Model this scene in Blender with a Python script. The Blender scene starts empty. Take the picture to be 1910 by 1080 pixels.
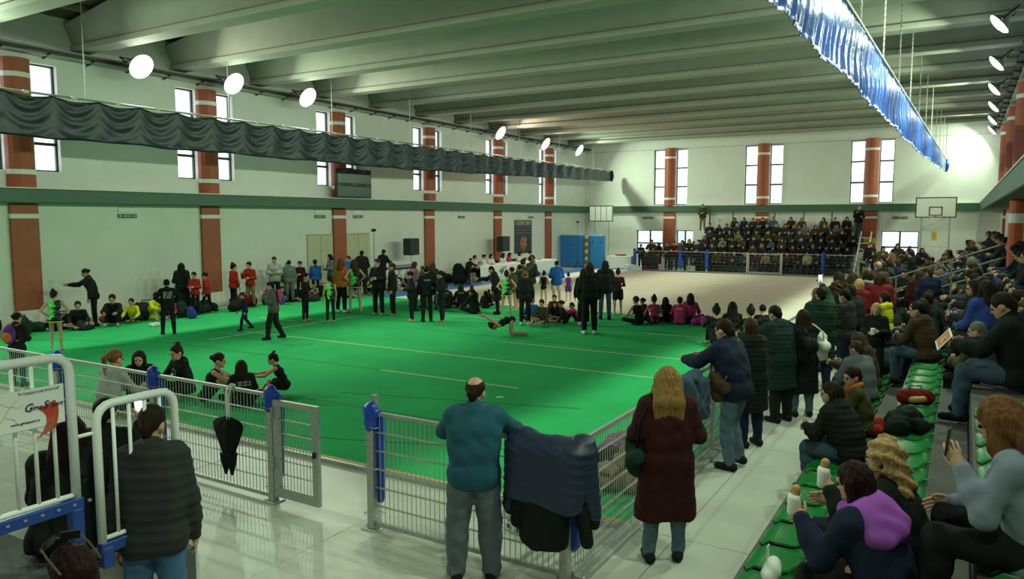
import bpy, bmesh, math, random
import numpy as np
from mathutils import Matrix, Vector
C = bpy.context.scene
COL = C.collection
rng = random.Random(7)
R = math.radians
# ------------------------------------------------------------------ camera, world, exposure
F_PX, CAM_H, PITCH, YAW = 1400.0, 3.0, math.atan(132/1400), R(31)
cd = bpy.data.cameras.new('camera'); cd.sensor_width = 36; cd.lens = 36*F_PX/1910; cd.clip_end = 400; cd.clip_start = .05
cam = bpy.data.objects.new('camera', cd); COL.objects.link(cam)
cam.location = (0, 0, CAM_H); cam.rotation_euler = (math.pi/2-PITCH, 0, YAW)
C.camera = cam
C.view_settings.view_transform = 'Standard'; C.view_settings.look = 'None'
C.view_settings.gamma = 1; C.view_settings.use_curve_mapping = False
C.view_settings.exposure = 0.3
cy = C.cycles
cy.use_denoising = True; cy.max_bounces = 7; cy.diffuse_bounces = 4; cy.glossy_bounces = 3
cy.transmission_bounces = 4; cy.transparent_max_bounces = 8
cy.caustics_reflective = False; cy.caustics_refractive = False; cy.sample_clamp_indirect = 4
SKY = 3.0
w = bpy.data.worlds.new('overcast_sky'); C.world = w; w.use_nodes = True
nt = w.node_tree; bg = nt.nodes['Background']
bg.inputs[0].default_value = (.93, .97, 1.0, 1); bg.inputs[1].default_value = SKY
LAMP_L, LAMP_R = 190.0, 235.0            # watts of each floodlight on the left / right wall
LIGHT_GREEN, LIGHT_WARM, LIGHT_NEUTRAL = (.78, 1.0, .70), (1.0, .80, .58), (.92, 1.0, .76)

# ------------------------------------------------------------------ picture rays -> places in the hall
def ray(u, v):
    x = (u-955)/F_PX; z = -(v-540)/F_PX
    fw = math.cos(PITCH)+z*math.sin(PITCH); up = -math.sin(PITCH)+z*math.cos(PITCH)
    return (x*math.cos(YAW)-fw*math.sin(YAW), x*math.sin(YAW)+fw*math.cos(YAW), up)
def G(u, v, z=0.0):
    r = ray(u, v); t = (z-CAM_H)/r[2]; return Vector((r[0]*t, r[1]*t, z))
def PX(u, v, X):
    r = ray(u, v); t = X/r[0]; return Vector((X, r[1]*t, CAM_H+r[2]*t))
def PY(u, v, Y):
    r = ray(u, v); t = Y/r[1]; return Vector((r[0]*t, Y, CAM_H+r[2]*t))
def tall(u, v, p, z0):
    r = ray(u, v); t = math.hypot(p.x, p.y)/math.hypot(r[0], r[1]); return CAM_H+r[2]*t-z0
def heading(x, y, rel):                       # 0 looks away from the camera, 90 to the left, 180 towards it
    return math.atan2(-x, y)+R(rel)

ORD = ['', 'first', 'second', 'third', 'fourth', 'fifth', 'sixth', 'seventh', 'eighth', 'ninth', 'tenth', 'eleventh', 'twelfth', '13th', '14th', '15th', '16th', '17th', '18th', '19th', '20th']+[f'{i}th' for i in range(21, 120)]
# ------------------------------------------------------------------ materials
MATS = {}
def mat(name, col, rough=.6, metal=0., bump=0., bscale=40., var=0., vscale=6., emit=0., spec=.5, sheen=0., alpha=None):
    if name in MATS: return MATS[name]
    m = bpy.data.materials.new(name); m.use_nodes = True; n = m.node_tree.nodes; l = m.node_tree.links
    b = n['Principled BSDF']; c = tuple(col)+(1,)
    b.inputs['Base Color'].default_value = c; b.inputs['Roughness'].default_value = rough
    b.inputs['Metallic'].default_value = metal; b.inputs['Specular IOR Level'].default_value = spec
    if sheen: b.inputs['Sheen Weight'].default_value = sheen
    if emit:
        b.inputs['Emission Color'].default_value = c; b.inputs['Emission Strength'].default_value = emit
    if var or bump:
        tc = n.new('ShaderNodeTexCoord')
    if var:
        no = n.new('ShaderNodeTexNoise'); no.inputs['Scale'].default_value = vscale; no.inputs['Detail'].default_value = 5
        l.new(tc.outputs['Object'], no.inputs['Vector'])
        r = n.new('ShaderNodeValToRGB')
        r.color_ramp.elements[0].position = .3; r.color_ramp.elements[1].position = .7
        r.color_ramp.elements[0].color = tuple(max(0, x*(1-var)) for x in col)+(1,)
        r.color_ramp.elements[1].color = tuple(min(1, x*(1+var)) for x in col)+(1,)
        l.new(no.outputs['Fac'], r.inputs['Fac']); l.new(r.outputs['Color'], b.inputs['Base Color'])
    if bump:
        nb = n.new('ShaderNodeTexNoise'); nb.inputs['Scale'].default_value = bscale; nb.inputs['Detail'].default_value = 3
        l.new(tc.outputs['Object'], nb.inputs['Vector'])
        bp = n.new('ShaderNodeBump'); bp.inputs['Strength'].default_value = bump; bp.inputs['Distance'].default_value = .02
        l.new(nb.outputs['Fac'], bp.inputs['Height']); l.new(bp.outputs['Normal'], b.inputs['Normal'])
    MATS[name] = m; return m
def glass_mat():
    m = bpy.data.materials.new('window_glass'); m.use_nodes = True; n = m.node_tree.nodes; l = m.node_tree.links
    n.remove(n['Principled BSDF']); o = n['Material Output']
    t = n.new('ShaderNodeBsdfTransparent'); t.inputs[0].default_value = (.93, .96, .95, 1)
    g = n.new('ShaderNodeBsdfGlossy'); g.inputs['Roughness'].default_value = .05
    x = n.new('ShaderNodeMixShader'); x.inputs[0].default_value = .06
    l.new(t.outputs[0], x.inputs[1]); l.new(g.outputs[0], x.inputs[2]); l.new(x.outputs[0], o.inputs[0]); return m
def leotard_mat(name, base, flame):           # dark leotard with a jagged sunburst of the second colour
    m = bpy.data.materials.new(name); m.use_nodes = True; n = m.node_tree.nodes; l = m.node_tree.links
    b = n['Principled BSDF']; b.inputs['Roughness'].default_value = .45
    tc = n.new('ShaderNodeTexCoord'); mp = n.new('ShaderNodeMapping'); mp.inputs['Scale'].default_value = (3, 3, 16)
    l.new(tc.outputs['Object'], mp.inputs['Vector'])
    no = n.new('ShaderNodeTexNoise'); no.inputs['Scale'].default_value = 1.3; no.inputs['Detail'].default_value = 2; no.inputs['Distortion'].default_value = 1.2
    l.new(mp.outputs['Vector'], no.inputs['Vector'])
    sx = n.new('ShaderNodeSeparateXYZ'); l.new(tc.outputs['Object'], sx.inputs[0])
    a = n.new('ShaderNodeMath'); a.operation = 'MULTIPLY_ADD'; a.inputs[1].default_value = -2.2; l.new(sx.outputs['X'], a.inputs[0]); l.new(no.outputs['Fac'], a.inputs[2])
    r = n.new('ShaderNodeValToRGB'); r.color_ramp.interpolation = 'CONSTANT'
    r.color_ramp.elements[0].color = tuple(base)+(1,); r.color_ramp.elements[1].color = tuple(flame)+(1,); r.color_ramp.elements[1].position = .52
    l.new(a.outputs[0], r.inputs[0]); l.new(r.outputs[0], b.inputs['Base Color']); return m
GLASS = glass_mat()
white_wall = mat('white_wall_paint', (.74, .75, .70), .75, var=.04, vscale=1.2, bump=.08, bscale=60)
red_paint = mat('brick_red_paint', (.36, .085, .035), .55, var=.08, vscale=3)
band_white = mat('white_band_paint', (.78, .78, .74), .6)
green_ledge = mat('dark_green_ledge_paint', (.05, .125, .075), .5)
concrete_beam = mat('pale_concrete', (.36, .37, .31), .8, var=.06, vscale=2.0)
roof_under = mat('brown_roof_boards', (.13, .10, .06), .8, var=.25, vscale=4)
slab_mat = mat('pale_screed', (.52, .53, .47), .38, var=.10, vscale=1.1, bump=.03, bscale=9)
joint_mat = mat('grey_joint', (.30, .30, .27), .8)
carpet_green = mat('green_carpet', (.034, .41, .135), .95, spec=.05, var=.10, vscale=.8, bump=.12, bscale=14)
carpet_beige = mat('beige_carpet', (.78, .68, .56), .85, var=.04, vscale=1.5)
mat_blue = mat('blue_vinyl', (.02, .17, .50), .45, bump=.1, bscale=5)
steel = mat('galvanised_steel', (.46, .48, .46), .45, metal=.55, var=.12, vscale=30)
wire_far = mat('dull_green_wire', (.10, .13, .12), .6, metal=.2)
wire_m = mat('galvanised_wire', (.50, .52, .50), .45, metal=.4)
blue_wrap = mat('blue_plastic_wrap', (.015, .06, .45), .3, bump=.35, bscale=18)
white_tube = mat('white_enamel', (.82, .84, .84), .35)
blue_enamel = mat('blue_enamel', (.015, .05, .26), .4)
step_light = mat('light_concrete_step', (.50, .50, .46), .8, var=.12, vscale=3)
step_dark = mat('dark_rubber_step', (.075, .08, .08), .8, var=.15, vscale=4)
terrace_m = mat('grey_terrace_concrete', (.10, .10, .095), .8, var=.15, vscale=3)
seat_green = mat('glossy_green_plastic', (.012, .20, .04), .38, spec=.45)
black_plastic = mat('black_plastic', (.012, .012, .013), .45)
dark_frame = mat('dark_window_frame', (.035, .04, .045), .5)
cream_door = mat('cream_door_paint', (.55, .53, .36), .55, var=.05, vscale=2)
paper_white = mat('white_paper', (.85, .85, .82), .6)
cloth_white = mat('white_tablecloth', (.80, .80, .76), .7)
tape_white = mat('white_floor_tape', (.50, .62, .42), .6)
seam_m = mat('dark_carpet_seam', (.02, .24, .085), .9)
vinyl_dark = mat('dark_teal_vinyl', (.008, .028, .040), .36, bump=.2, bscale=6)
vinyl_blue = mat('shiny_blue_vinyl', (.014, .068, .31), .24, bump=.5, bscale=9, spec=.6)
yellow = mat('yellow_plastic', (.70, .50, .06), .5)
gold_tape = mat('ochre_floor_tape', (.55, .36, .08), .6)
lens_m = mat('floodlight_lens', (1, 1, .93), .3, emit=22)
print_red = mat('red_print', (.50, .06, .03), .5); print_navy = mat('navy_print', (.02, .02, .10), .5)
print_grey = mat('grey_print', (.22, .24, .27), .6); print_green = mat('green_print', (.02, .30, .12), .5)

# ------------------------------------------------------------------ mesh tools
def tag(o, label=None, cat=None, group=None, kind=None):
    if label: o['label'] = label
    if cat: o['category'] = cat
    if group: o['group'] = group
    if kind: o['kind'] = kind
    return o
def empty(name, loc=(0, 0, 0), rz=0., parent=None):
    o = bpy.data.objects.new(name, None); COL.objects.link(o); o.location = loc; o.rotation_euler = (0, 0, rz)
    o.empty_display_size = .2
    if parent: o.parent = parent
    return o
def thing(name, label, cat, loc=(0, 0, 0), rz=0., group=None):
    return tag(empty(name, loc, rz), label, cat, group)
def link(name, me, parent=None, m=None):
    o = bpy.data.objects.new(name, me); COL.objects.link(o)
    if parent: o.parent = parent
    if m and not me.materials: me.materials.append(m)
    return o
class MB:
    def __init__(s): s.v = []; s.f = []; s.smooth = False
    def add(s, vs, fs):
        b = len(s.v); s.v += [tuple(x) for x in vs]; s.f += [tuple(i+b for i in f) for f in fs]; return s
    def box(s, x0, x1, y0, y1, z0, z1):
        vs = [(x, y, z) for x in (x0, x1) for y in (y0, y1) for z in (z0, z1)]
        return s.add(vs, [(0, 1, 3, 2), (4, 6, 7, 5), (0, 4, 5, 1), (2, 3, 7, 6), (0, 2, 6, 4), (1, 5, 7, 3)])
    def bbox(s, x0, x1, y0, y1, z0, z1, b=.01):         # box with bevelled edges
        vs = []
        for z, i in ((z0, b), (z0+b, 0), (z1-b, 0), (z1, b)):
            vs += [(x0+i+b, y0+i, z), (x1-i-b, y0+i, z), (x1-i, y0+i+b, z), (x1-i, y1-i-b, z), (x1-i-b, y1-i, z), (x0+i+b, y1-i, z), (x0+i, y1-i-b, z), (x0+i, y0+i+b, z)]
        fs = [tuple(reversed(range(8))), tuple(range(24, 32))]
        for r in range(3):
            for k in range(8): fs.append((r*8+k, r*8+(k+1) % 8, r*8+8+(k+1) % 8, r*8+8+k))
        return s.add(vs, fs)
    def tube(s, pts, r, n=8, cap=True, r2=None):
        pts = [Vector(p) for p in pts]; N = len(pts); rings = []; vs = []
        prev = None
        for i, p in enumerate(pts):
            d = (pts[min(i+1, N-1)]-pts[max(i-1, 0)]).normalized()
            if prev is None:
                a = d.cross(Vector((0, 0, 1)) if abs(d.z) < .9 else Vector((1, 0, 0))).normalized()
            else:
                a = (prev-d*prev.dot(d)).normalized()
            prev = a; b = d.cross(a)
            rr = r if r2 is None else r+(r2-r)*i/max(1, N-1)
            if isinstance(r, (list, tuple)): rr = r[i]
            for k in range(n):
                t = 2*math.pi*k/n; vs.append(p+(a*math.cos(t)+b*math.sin(t))*rr)
        fs = []
        for i in range(N-1):
            for k in range(n): fs.append((i*n+k, i*n+(k+1) % n, (i+1)*n+(k+1) % n, (i+1)*n+k))
        if cap: fs += [tuple(reversed(range(n))), tuple(range((N-1)*n, N*n))]
        return s.add(vs, fs)
    def bar(s, a, b, w=.02, h=.02):
        a = Vector(a); b = Vector(b); d = (b-a).normalized()
        u = d.cross(Vector((0, 0, 1)) if abs(d.z) < .95 else Vector((1, 0, 0))).normalized(); v = u.cross(d)
        vs = [p+u*(i*w/2)+v*(j*h/2) for p in (a, b) for i, j in ((-1, -1), (1, -1), (1, 1), (-1, 1))]
        return s.add(vs, [(3, 2, 1, 0), (4, 5, 6, 7)]+[(k, (k+1) % 4, 4+(k+1) % 4, 4+k) for k in range(4)])
    def grid(s, P, close=False):                        # P[i][j] points
        n, m = len(P), len(P[0]); vs = [p for r in P for p in r]
        return s.add(vs, [(i*m+j, i*m+j+1, (i+1)*m+j+1, (i+1)*m+j) for i in range(n-1) for j in range(m-1)])
    def sheet(s, P, t):                                 # grid with thickness t along -normal approx
        n, m = len(P), len(P[0]); P = [[Vector(q) for q in r] for r in P]; Q = []
        for i in range(n):
            row = []
            for j in range(m):
                a = P[min(i+1, n-1)][j]-P[max(i-1, 0)][j]; b = P[i][min(j+1, m-1)]-P[i][max(j-1, 0)]
                row.append(P[i][j]-a.cross(b).normalized()*t)
            Q.append(row)
        s.grid(P); b0 = len(s.v); s.grid([list(r) for r in Q]); a0 = b0-n*m
        k = len(s.f)-(n-1)*(m-1)
        s.f[k:] = [tuple(reversed(f)) for f in s.f[k:]]
        rim = [(i, 0) for i in range(n)]+[(n-1, j) for j in range(1, m)]+[(i, m-1) for i in range(n-2, -1, -1)]+[(0, j) for j in range(m-2, 0, -1)]
        for q in range(len(rim)):
            (i, j), (i2, j2) = rim[q], rim[(q+1) % len(rim)]
            s.f.append((a0+i*m+j, b0+i*m+j, b0+i2*m+j2, a0+i2*m+j2))
        return s
    def lathe(s, prof, n=16, c=(0, 0, 0)):              # prof: (r, z)
        vs = [(c[0]+r*math.cos(2*math.pi*k/n), c[1]+r*math.sin(2*math.pi*k/n), c[2]+z) for r, z in prof for k in range(n)]
        fs = [(i*n+k, i*n+(k+1) % n, (i+1)*n+(k+1) % n, (i+1)*n+k) for i in range(len(prof)-1) for k in range(n)]
        return s.add(vs, fs+[tuple(reversed(range(n))), tuple(range((len(prof)-1)*n, len(prof)*n))])
    def mesh(s, name, m=None, smooth=None):
        me = bpy.data.meshes.new(name); me.from_pydata(s.v, [], s.f)
        if smooth if smooth is not None else s.smooth: me.shade_smooth()
        if m: me.materials.append(m)
        me.update(); return me
    def build(s, name, m, parent=None, smooth=None, kind=None, loc=None):
        o = link(name, s.mesh(name, m, smooth), parent)
        if kind: o['kind'] = kind
        if loc: o.location = loc
        return o
def polys(name, flats, m, parent, depth=.002):          # flats: list of outlines (3D) with an outward normal -> thin raised print
    mb = MB()
    for pts, nrm in flats:
        pts = [Vector(p) for p in pts]; nrm = Vector(nrm); n = len(pts)
        vs = pts+[p+nrm*depth for p in pts]
        mb.add(vs, [tuple(range(n, 2*n)), tuple(reversed(range(n)))]+[(k, (k+1) % n, n+(k+1) % n, n+k) for k in range(n)])
    return mb.build(name, m, parent)
def lettering(text, size, m, parent, loc, rot, name='lettering', shear=0., align='CENTER'):
    cu = bpy.data.curves.new('lettering', 'FONT'); cu.body = text; cu.size = size; cu.align_x = align; cu.align_y = 'CENTER'
    cu.extrude = .0015; cu.shear = shear; cu.resolution_u = 2
    t = bpy.data.objects.new('tmp', cu); COL.objects.link(t)
    me = bpy.data.meshes.new_from_object(t.evaluated_get(bpy.context.evaluated_depsgraph_get()))
    bpy.data.objects.remove(t); bpy.data.curves.remove(cu); me.materials.clear(); me.materials.append(m)
    o = link(name, me, parent); o.location = loc; o.rotation_euler = rot; return o
# ------------------------------------------------------------------ soft shapes: blended capsules/ellipsoids -> one continuous surface
def cap(a, b, ra, rb=None): return ('c', np.array(a, float), np.array(b, float), float(ra), float(ra if rb is None else rb))
def ell(c, r, M=None): return ('e', np.array(c, float), np.array(r, float), np.eye(3) if M is None else np.array(M, float))
def pbounds(p):
    if p[0] == 'c':
        return np.minimum(p[1]-p[3], p[2]-p[4]), np.maximum(p[1]+p[3], p[2]+p[4])
    e = np.abs(p[3])@p[2]; return p[1]-e, p[1]+e
def pdist(p, X, Y, Z):
    if p[0] == 'c':
        a, b = p[1], p[2]; ab = b-a; L = max(1e-9, float(ab@ab))
        x, y, z = X-a[0], Y-a[1], Z-a[2]
        t = np.clip((x*ab[0]+y*ab[1]+z*ab[2])/L, 0, 1)
        return np.sqrt((x-t*ab[0])**2+(y-t*ab[1])**2+(z-t*ab[2])**2)-(p[3]+(p[4]-p[3])*t)
    x, y, z = X-p[1][0], Y-p[1][1], Z-p[1][2]; M = p[3]; r = p[2]
    u = (M[0, 0]*x+M[1, 0]*y+M[2, 0]*z)/r[0]; v = (M[0, 1]*x+M[1, 1]*y+M[2, 1]*z)/r[1]; q = (M[0, 2]*x+M[1, 2]*y+M[2, 2]*z)/r[2]
    k0 = np.sqrt(u*u+v*v+q*q)+1e-9; k1 = np.sqrt((u/r[0])**2+(v/r[1])**2+(q/r[2])**2)+1e-9
    return k0*(k0-1)/k1
_CO = np.array([(i, j, k) for i in (0, 1) for j in (0, 1) for k in (0, 1)])
_ED = [(a, b) for a in range(8) for b in range(a+1, 8) if np.abs(_CO[a]-_CO[b]).sum() == 1]
def soft(prims, res, k=.03, subs=(), planes=(), disp=None):
    bs = [pbounds(p) for p in prims]
    lo = np.min([b[0] for b in bs], 0)-2*res; hi = np.max([b[1] for b in bs], 0)+2*res
    n = np.ceil((hi-lo)/res).astype(int)+2
    ax = [lo[i]+res*np.arange(n[i]) for i in range(3)]
    V = np.full(n, 1.0)
    def sub(b, pad):
        i0 = np.clip(((b[0]-pad-lo)/res).astype(int), 0, n-1); i1 = np.clip(((b[1]+pad-lo)/res).astype(int)+2, 1, n)
        return tuple(slice(i0[i], i1[i]) for i in range(3))
    def XYZ(s): return ax[0][s[0]][:, None, None], ax[1][s[1]][None, :, None], ax[2][s[2]][None, None, :]
    for p, b in zip(prims, bs):
        s = sub(b, k+2*res); d = pdist(p, *XYZ(s)); o = V[s]
        h = np.maximum(k-np.abs(o-d), 0)/k; V[s] = np.minimum(o, d)-h*h*k*.25
    for p in subs:
        s = sub(pbounds(p), 2*res); V[s] = np.maximum(V[s], -pdist(p, *XYZ(s)))
    al = (slice(None),)*3
    for pt, nm in planes:
        X, Y, Z = XYZ(al); V = np.maximum(V, (X-pt[0])*nm[0]+(Y-pt[1])*nm[1]+(Z-pt[2])*nm[2])
    if disp is not None:
        X, Y, Z = XYZ(al); V = V+disp(X, Y, Z)
    V[0] = V[-1] = 1; V[:, 0] = V[:, -1] = 1; V[:, :, 0] = V[:, :, -1] = 1
    S = V < 0
    c = sum(S[i:n[0]-1+i, j:n[1]-1+j, q:n[2]-1+q].astype(np.int8) for i, j, q in _CO)
    act = (c > 0) & (c < 8); ii = np.argwhere(act); idx = np.full(act.shape, -1, np.int64); idx[act] = np.arange(len(ii))
    pos = np.zeros((len(ii), 3)); cnt = np.zeros(len(ii))
    cv = [V[ii[:, 0]+o[0], ii[:, 1]+o[1], ii[:, 2]+o[2]] for o in _CO]
    for a, b in _ED:
        m = (cv[a] < 0) != (cv[b] < 0); t = cv[a][m]/(cv[a][m]-cv[b][m])
        pos[m] += _CO[a]+(_CO[b]-_CO[a])*t[:, None]; cnt[m] += 1
    verts = lo+res*(ii+pos/np.maximum(cnt, 1)[:, None])
    Q = []
    for a in range(3):
        pr = (a, (a+1) % 3, (a+2) % 3); T = np.transpose(S, pr); I = np.transpose(idx, pr)
        e0 = T[:-1, 1:-1, 1:-1]; e1 = T[1:, 1:-1, 1:-1]; w_ = np.argwhere(e0 != e1)
        if not len(w_): continue
        i, j, q = w_.T; f = np.stack([I[i, j, q], I[i, j+1, q], I[i, j+1, q+1], I[i, j, q+1]], 1)
        flip = ~e0[i, j, q]; f[flip] = f[flip][:, ::-1]; Q.append(f)
    return verts, (np.concatenate(Q) if Q else np.zeros((0, 4), int))
def join(parts):                                        # [(verts, quads, slot)] -> arrays
    vs, fs, ms, b = [], [], [], 0
    for v, f, m in parts:
        v = np.asarray(v, float).reshape(-1, 3); f = np.asarray(f, int).reshape(-1, 4)
        vs.append(v); fs.append(f+b); ms.append(np.full(len(f), m)); b += len(v)
    return np.concatenate(vs), np.concatenate(fs), np.concatenate(ms)
def to_mesh(name, parts, slots=1):
    v, f, m = join(parts)
    me = bpy.data.meshes.new(name); me.vertices.add(len(v)); me.vertices.foreach_set('co', v.astype(np.float32).ravel())
    me.loops.add(len(f)*4); me.polygons.add(len(f))
    me.loops.foreach_set('vertex_index', f.astype(np.int32).ravel())
    me.polygons.foreach_set('loop_start', np.arange(0, len(f)*4, 4, dtype=np.int32))
    me.polygons.foreach_set('material_index', m.astype(np.int32))
    me.update(calc_edges=True); me.shade_smooth()
    for _ in range(slots): me.materials.append(None)
    return me
def dress(o, *ms):
    for s, m in zip(o.material_slots, ms): s.link = 'OBJECT'; s.material = m
    return o
def qtube(pts, rad, n=6):                               # tapered tube of quads with nearly closed ends
    pts = [np.array(p, float) for p in pts]; V = []; d0 = pts[1]-pts[0]
    a = np.cross(d0, (.31, .52, .79)); a /= np.linalg.norm(a)
    L = len(pts); P = [pts[0]]+pts+[pts[-1]]; Rr = [rad[0]*.2]+list(rad)+[rad[-1]*.2]
    e = pts[-1]-pts[-2]; P[-1] = pts[-1]+e/np.linalg.norm(e)*rad[-1]*.7
    for i, p in enumerate(P):
        d = P[min(i+1, L+1)]-P[max(i-1, 0)]; d = d/(np.linalg.norm(d)+1e-9)
        u = a-d*(a@d); u /= np.linalg.norm(u); w_ = np.cross(d, u)
        V += [p+(u*math.cos(2*math.pi*k/n)+w_*math.sin(2*math.pi*k/n))*Rr[i] for k in range(n)]
    Fq = [(i*n+k, i*n+(k+1) % n, (i+1)*n+(k+1) % n, (i+1)*n+k) for i in range(L+1) for k in range(n)]
    return np.array(V), np.array(Fq)

# ------------------------------------------------------------------ people
def nrm(v): v = np.array(v, float); return v/np.linalg.norm(v)
def rx(a): c, s = math.cos(a), math.sin(a); return np.array([[1, 0, 0], [0, c, -s], [0, s, c]])
def rz(a): c, s = math.cos(a), math.sin(a); return np.array([[c, -s, 0], [s, c, 0], [0, 0, 1]])
def ry(a): c, s = math.cos(a), math.sin(a); return np.array([[c, 0, s], [0, 1, 0], [-s, 0, c]])
# every direction is (outward, forward, up); l = left, r = right; a = arm, g = leg
DOWN = ((.2, .02, -1), (.08, .22, -1)); LEG = ((.05, .02, -1), (.03, -.05, -1))
POSES = {
 'stand': dict(),
 'stand_b': dict(lg=((.09, .1, -1), (.05, -.04, -1)), la=((.22, -.1, -1), (.05, .1, -1)), head=(20, 5)),
 'fold': dict(la=((.25, .1, -1), (-.55, .9, .1)), ra=((.25, .12, -1), (-.6, .85, -.05)), head=(0, 8)),
 'hips': dict(la=((.75, -.25, -1), (-.6, .35, -.62)), ra=((.75, -.25, -1), (-.6, .35, -.62)), lg=((.14, .05, -1), (.05, -.05, -1)), rg=((.12, -.05, -1), (.04, -.08, -1))),
 'hips_bend': dict(la=((.75, -.25, -1), (-.6, .35, -.62)), ra=((.75, -.25, -1), (-.6, .35, -.62)), lg=((.1, .42, -.9), (-.02, -.35, -1)), rg=((.06, .05, -1), (.03, -.1, -1)), head=(-15, 0)),
 'phone': dict(ra=((.2, .35, -.9), (-.25, .75, .75)), la=((.25, .1, -1), (-.5, .9, .0)), head=(0, 10)),
 'raise': dict(ra=((.25, .8, .35), (-.2, .6, .8)), la=((.25, .1, -1), (-.3, .8, -.2)), head=(0, 0)),
 'point': dict(ra=((.05, .85, -.55), (0, 1, .02)), la=((.2, -.1, -1), (.05, .2, -1)), lean=12, head=(0, 18)),
 'rail': dict(la=((.3, .75, -.6), (-.35, .9, -.05)), ra=((.3, .75, -.6), (-.35, .9, -.05)), lean=13, head=(0, 8), lg=((.06, -.06, -1), (.03, -.1, -1)), rg=((.06, .12, -1), (.02, -.18, -1))),
 'walk': dict(lg=((.03, .38, -.95), (.02, .12, -1)), rg=((.03, -.12, -1), (.02, -.62, -.8)), la=((.2, -.3, -1), (.05, .25, -1)), ra=((.2, .25, -1), (.05, .5, -.9)), lean=4, head=(0, 8)),
 'walk_eat': dict(lg=((.03, .30, -.95), (.02, .08, -1)), rg=((.03, -.1, -1), (.02, -.45, -.9)), la=((.3, .2, -1), (-.35, .6, .9)), ra=((.3, .2, -1), (-.3, .6, .9)), lean=3, head=(0, 10)),
 'away_bent': dict(la=((.3, .4, -.8), (-.4, .7, .2)), ra=((.3, .4, -.8), (-.4, .7, .1)), lean=8, head=(10, 20)),
 'sit': dict(lg=((.16, 1, -.02), (.04, .08, -1)), rg=((.16, 1, -.02), (.04, .08, -1)), la=((.15, .25, -1), (-.25, .95, -.25)), ra=((.15, .25, -1), (-.3, .95, -.2)), lean=6, head=(0, 4)),
 'sit_b': dict(lg=((.2, 1, -.02), (.02, -.1, -1)), rg=((.12, 1, -.02), (.04, .12, -1)), la=((.2, .35, -.9), (-.6, .75, .15)), ra=((.2, .35, -.9), (-.6, .75, .0)), lean=16, head=(18, 6)),
 'sit_eat': dict(lg=((.12, 1, .02), (.02, .18, -1)), rg=((.12, 1, .02), (.02, .1, -1)), la=((.2, .5, -.85), (-.3, .65, .85)), ra=((.15, .55, -.8), (-.15, .95, .0)), lean=12, head=(-12, 6)),
 'sit_call': dict(lg=((.2, 1, .0), (.05, .0, -1)), rg=((.16, 1, .05), (.05, .1, -1)), la=((.2, .32, -.9), (-.22, .48, .86)), ra=((.15, .2, -1), (-.15, .95, -.3)), lean=12, head=(-6, 20)),
 'sit_read': dict(lg=((.2, 1, .0), (.05, .05, -1)), rg=((.16, 1, .0), (.05, .1, -1)), la=((.2, .6, -.75), (-.3, .95, .05)), ra=((.2, .55, -.8), (-.3, .95, .05)), lean=14, head=(0, 24)),
 'floor_cross': dict(lg=((.75, .8, .18), (-1, .25, -.24)), rg=((.75, .8, .18), (-1, .1, -.24)), la=((.3, .4, -.8), (-.1, .9, -.3)), ra=((.3, .4, -.8), (-.1, .9, -.3)), lean=14, head=(0, 6)),
 'floor_knees': dict(lg=((.12, .75, .75), (.05, .45, -1)), rg=((.12, .75, .75), (.05, .45, -1)), la=((.2, .75, -.5), (-.25, .9, -.1)), ra=((.2, .75, -.5), (-.25, .9, -.1)), lean=22, head=(0, 10)),
 'floor_legs': dict(lg=((.12, 1, .02), (.05, 1, -.06)), rg=((.2, .9, .3), (-.1, .9, -.5)), la=((.2, .1, -1), (.1, .5, -.8)), ra=((.2, .5, -.8), (-.1, .95, -.2)), lean=10, head=(10, 10)),
 'tuck': dict(lean=118, hunch=8, lg=((.10, .12, -1), (.03, -1, -.08)), rg=((.10, .12, -1), (.03, -1, -.08)), la=((.3, .8, .55), (.2, .8, .6)), ra=((.3, .7, .5), (.1, .9, .3)), head=(0, 78)),
}
for _k, _p in POSES.items():
    _p['tag'] = _k
JO = {}
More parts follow.
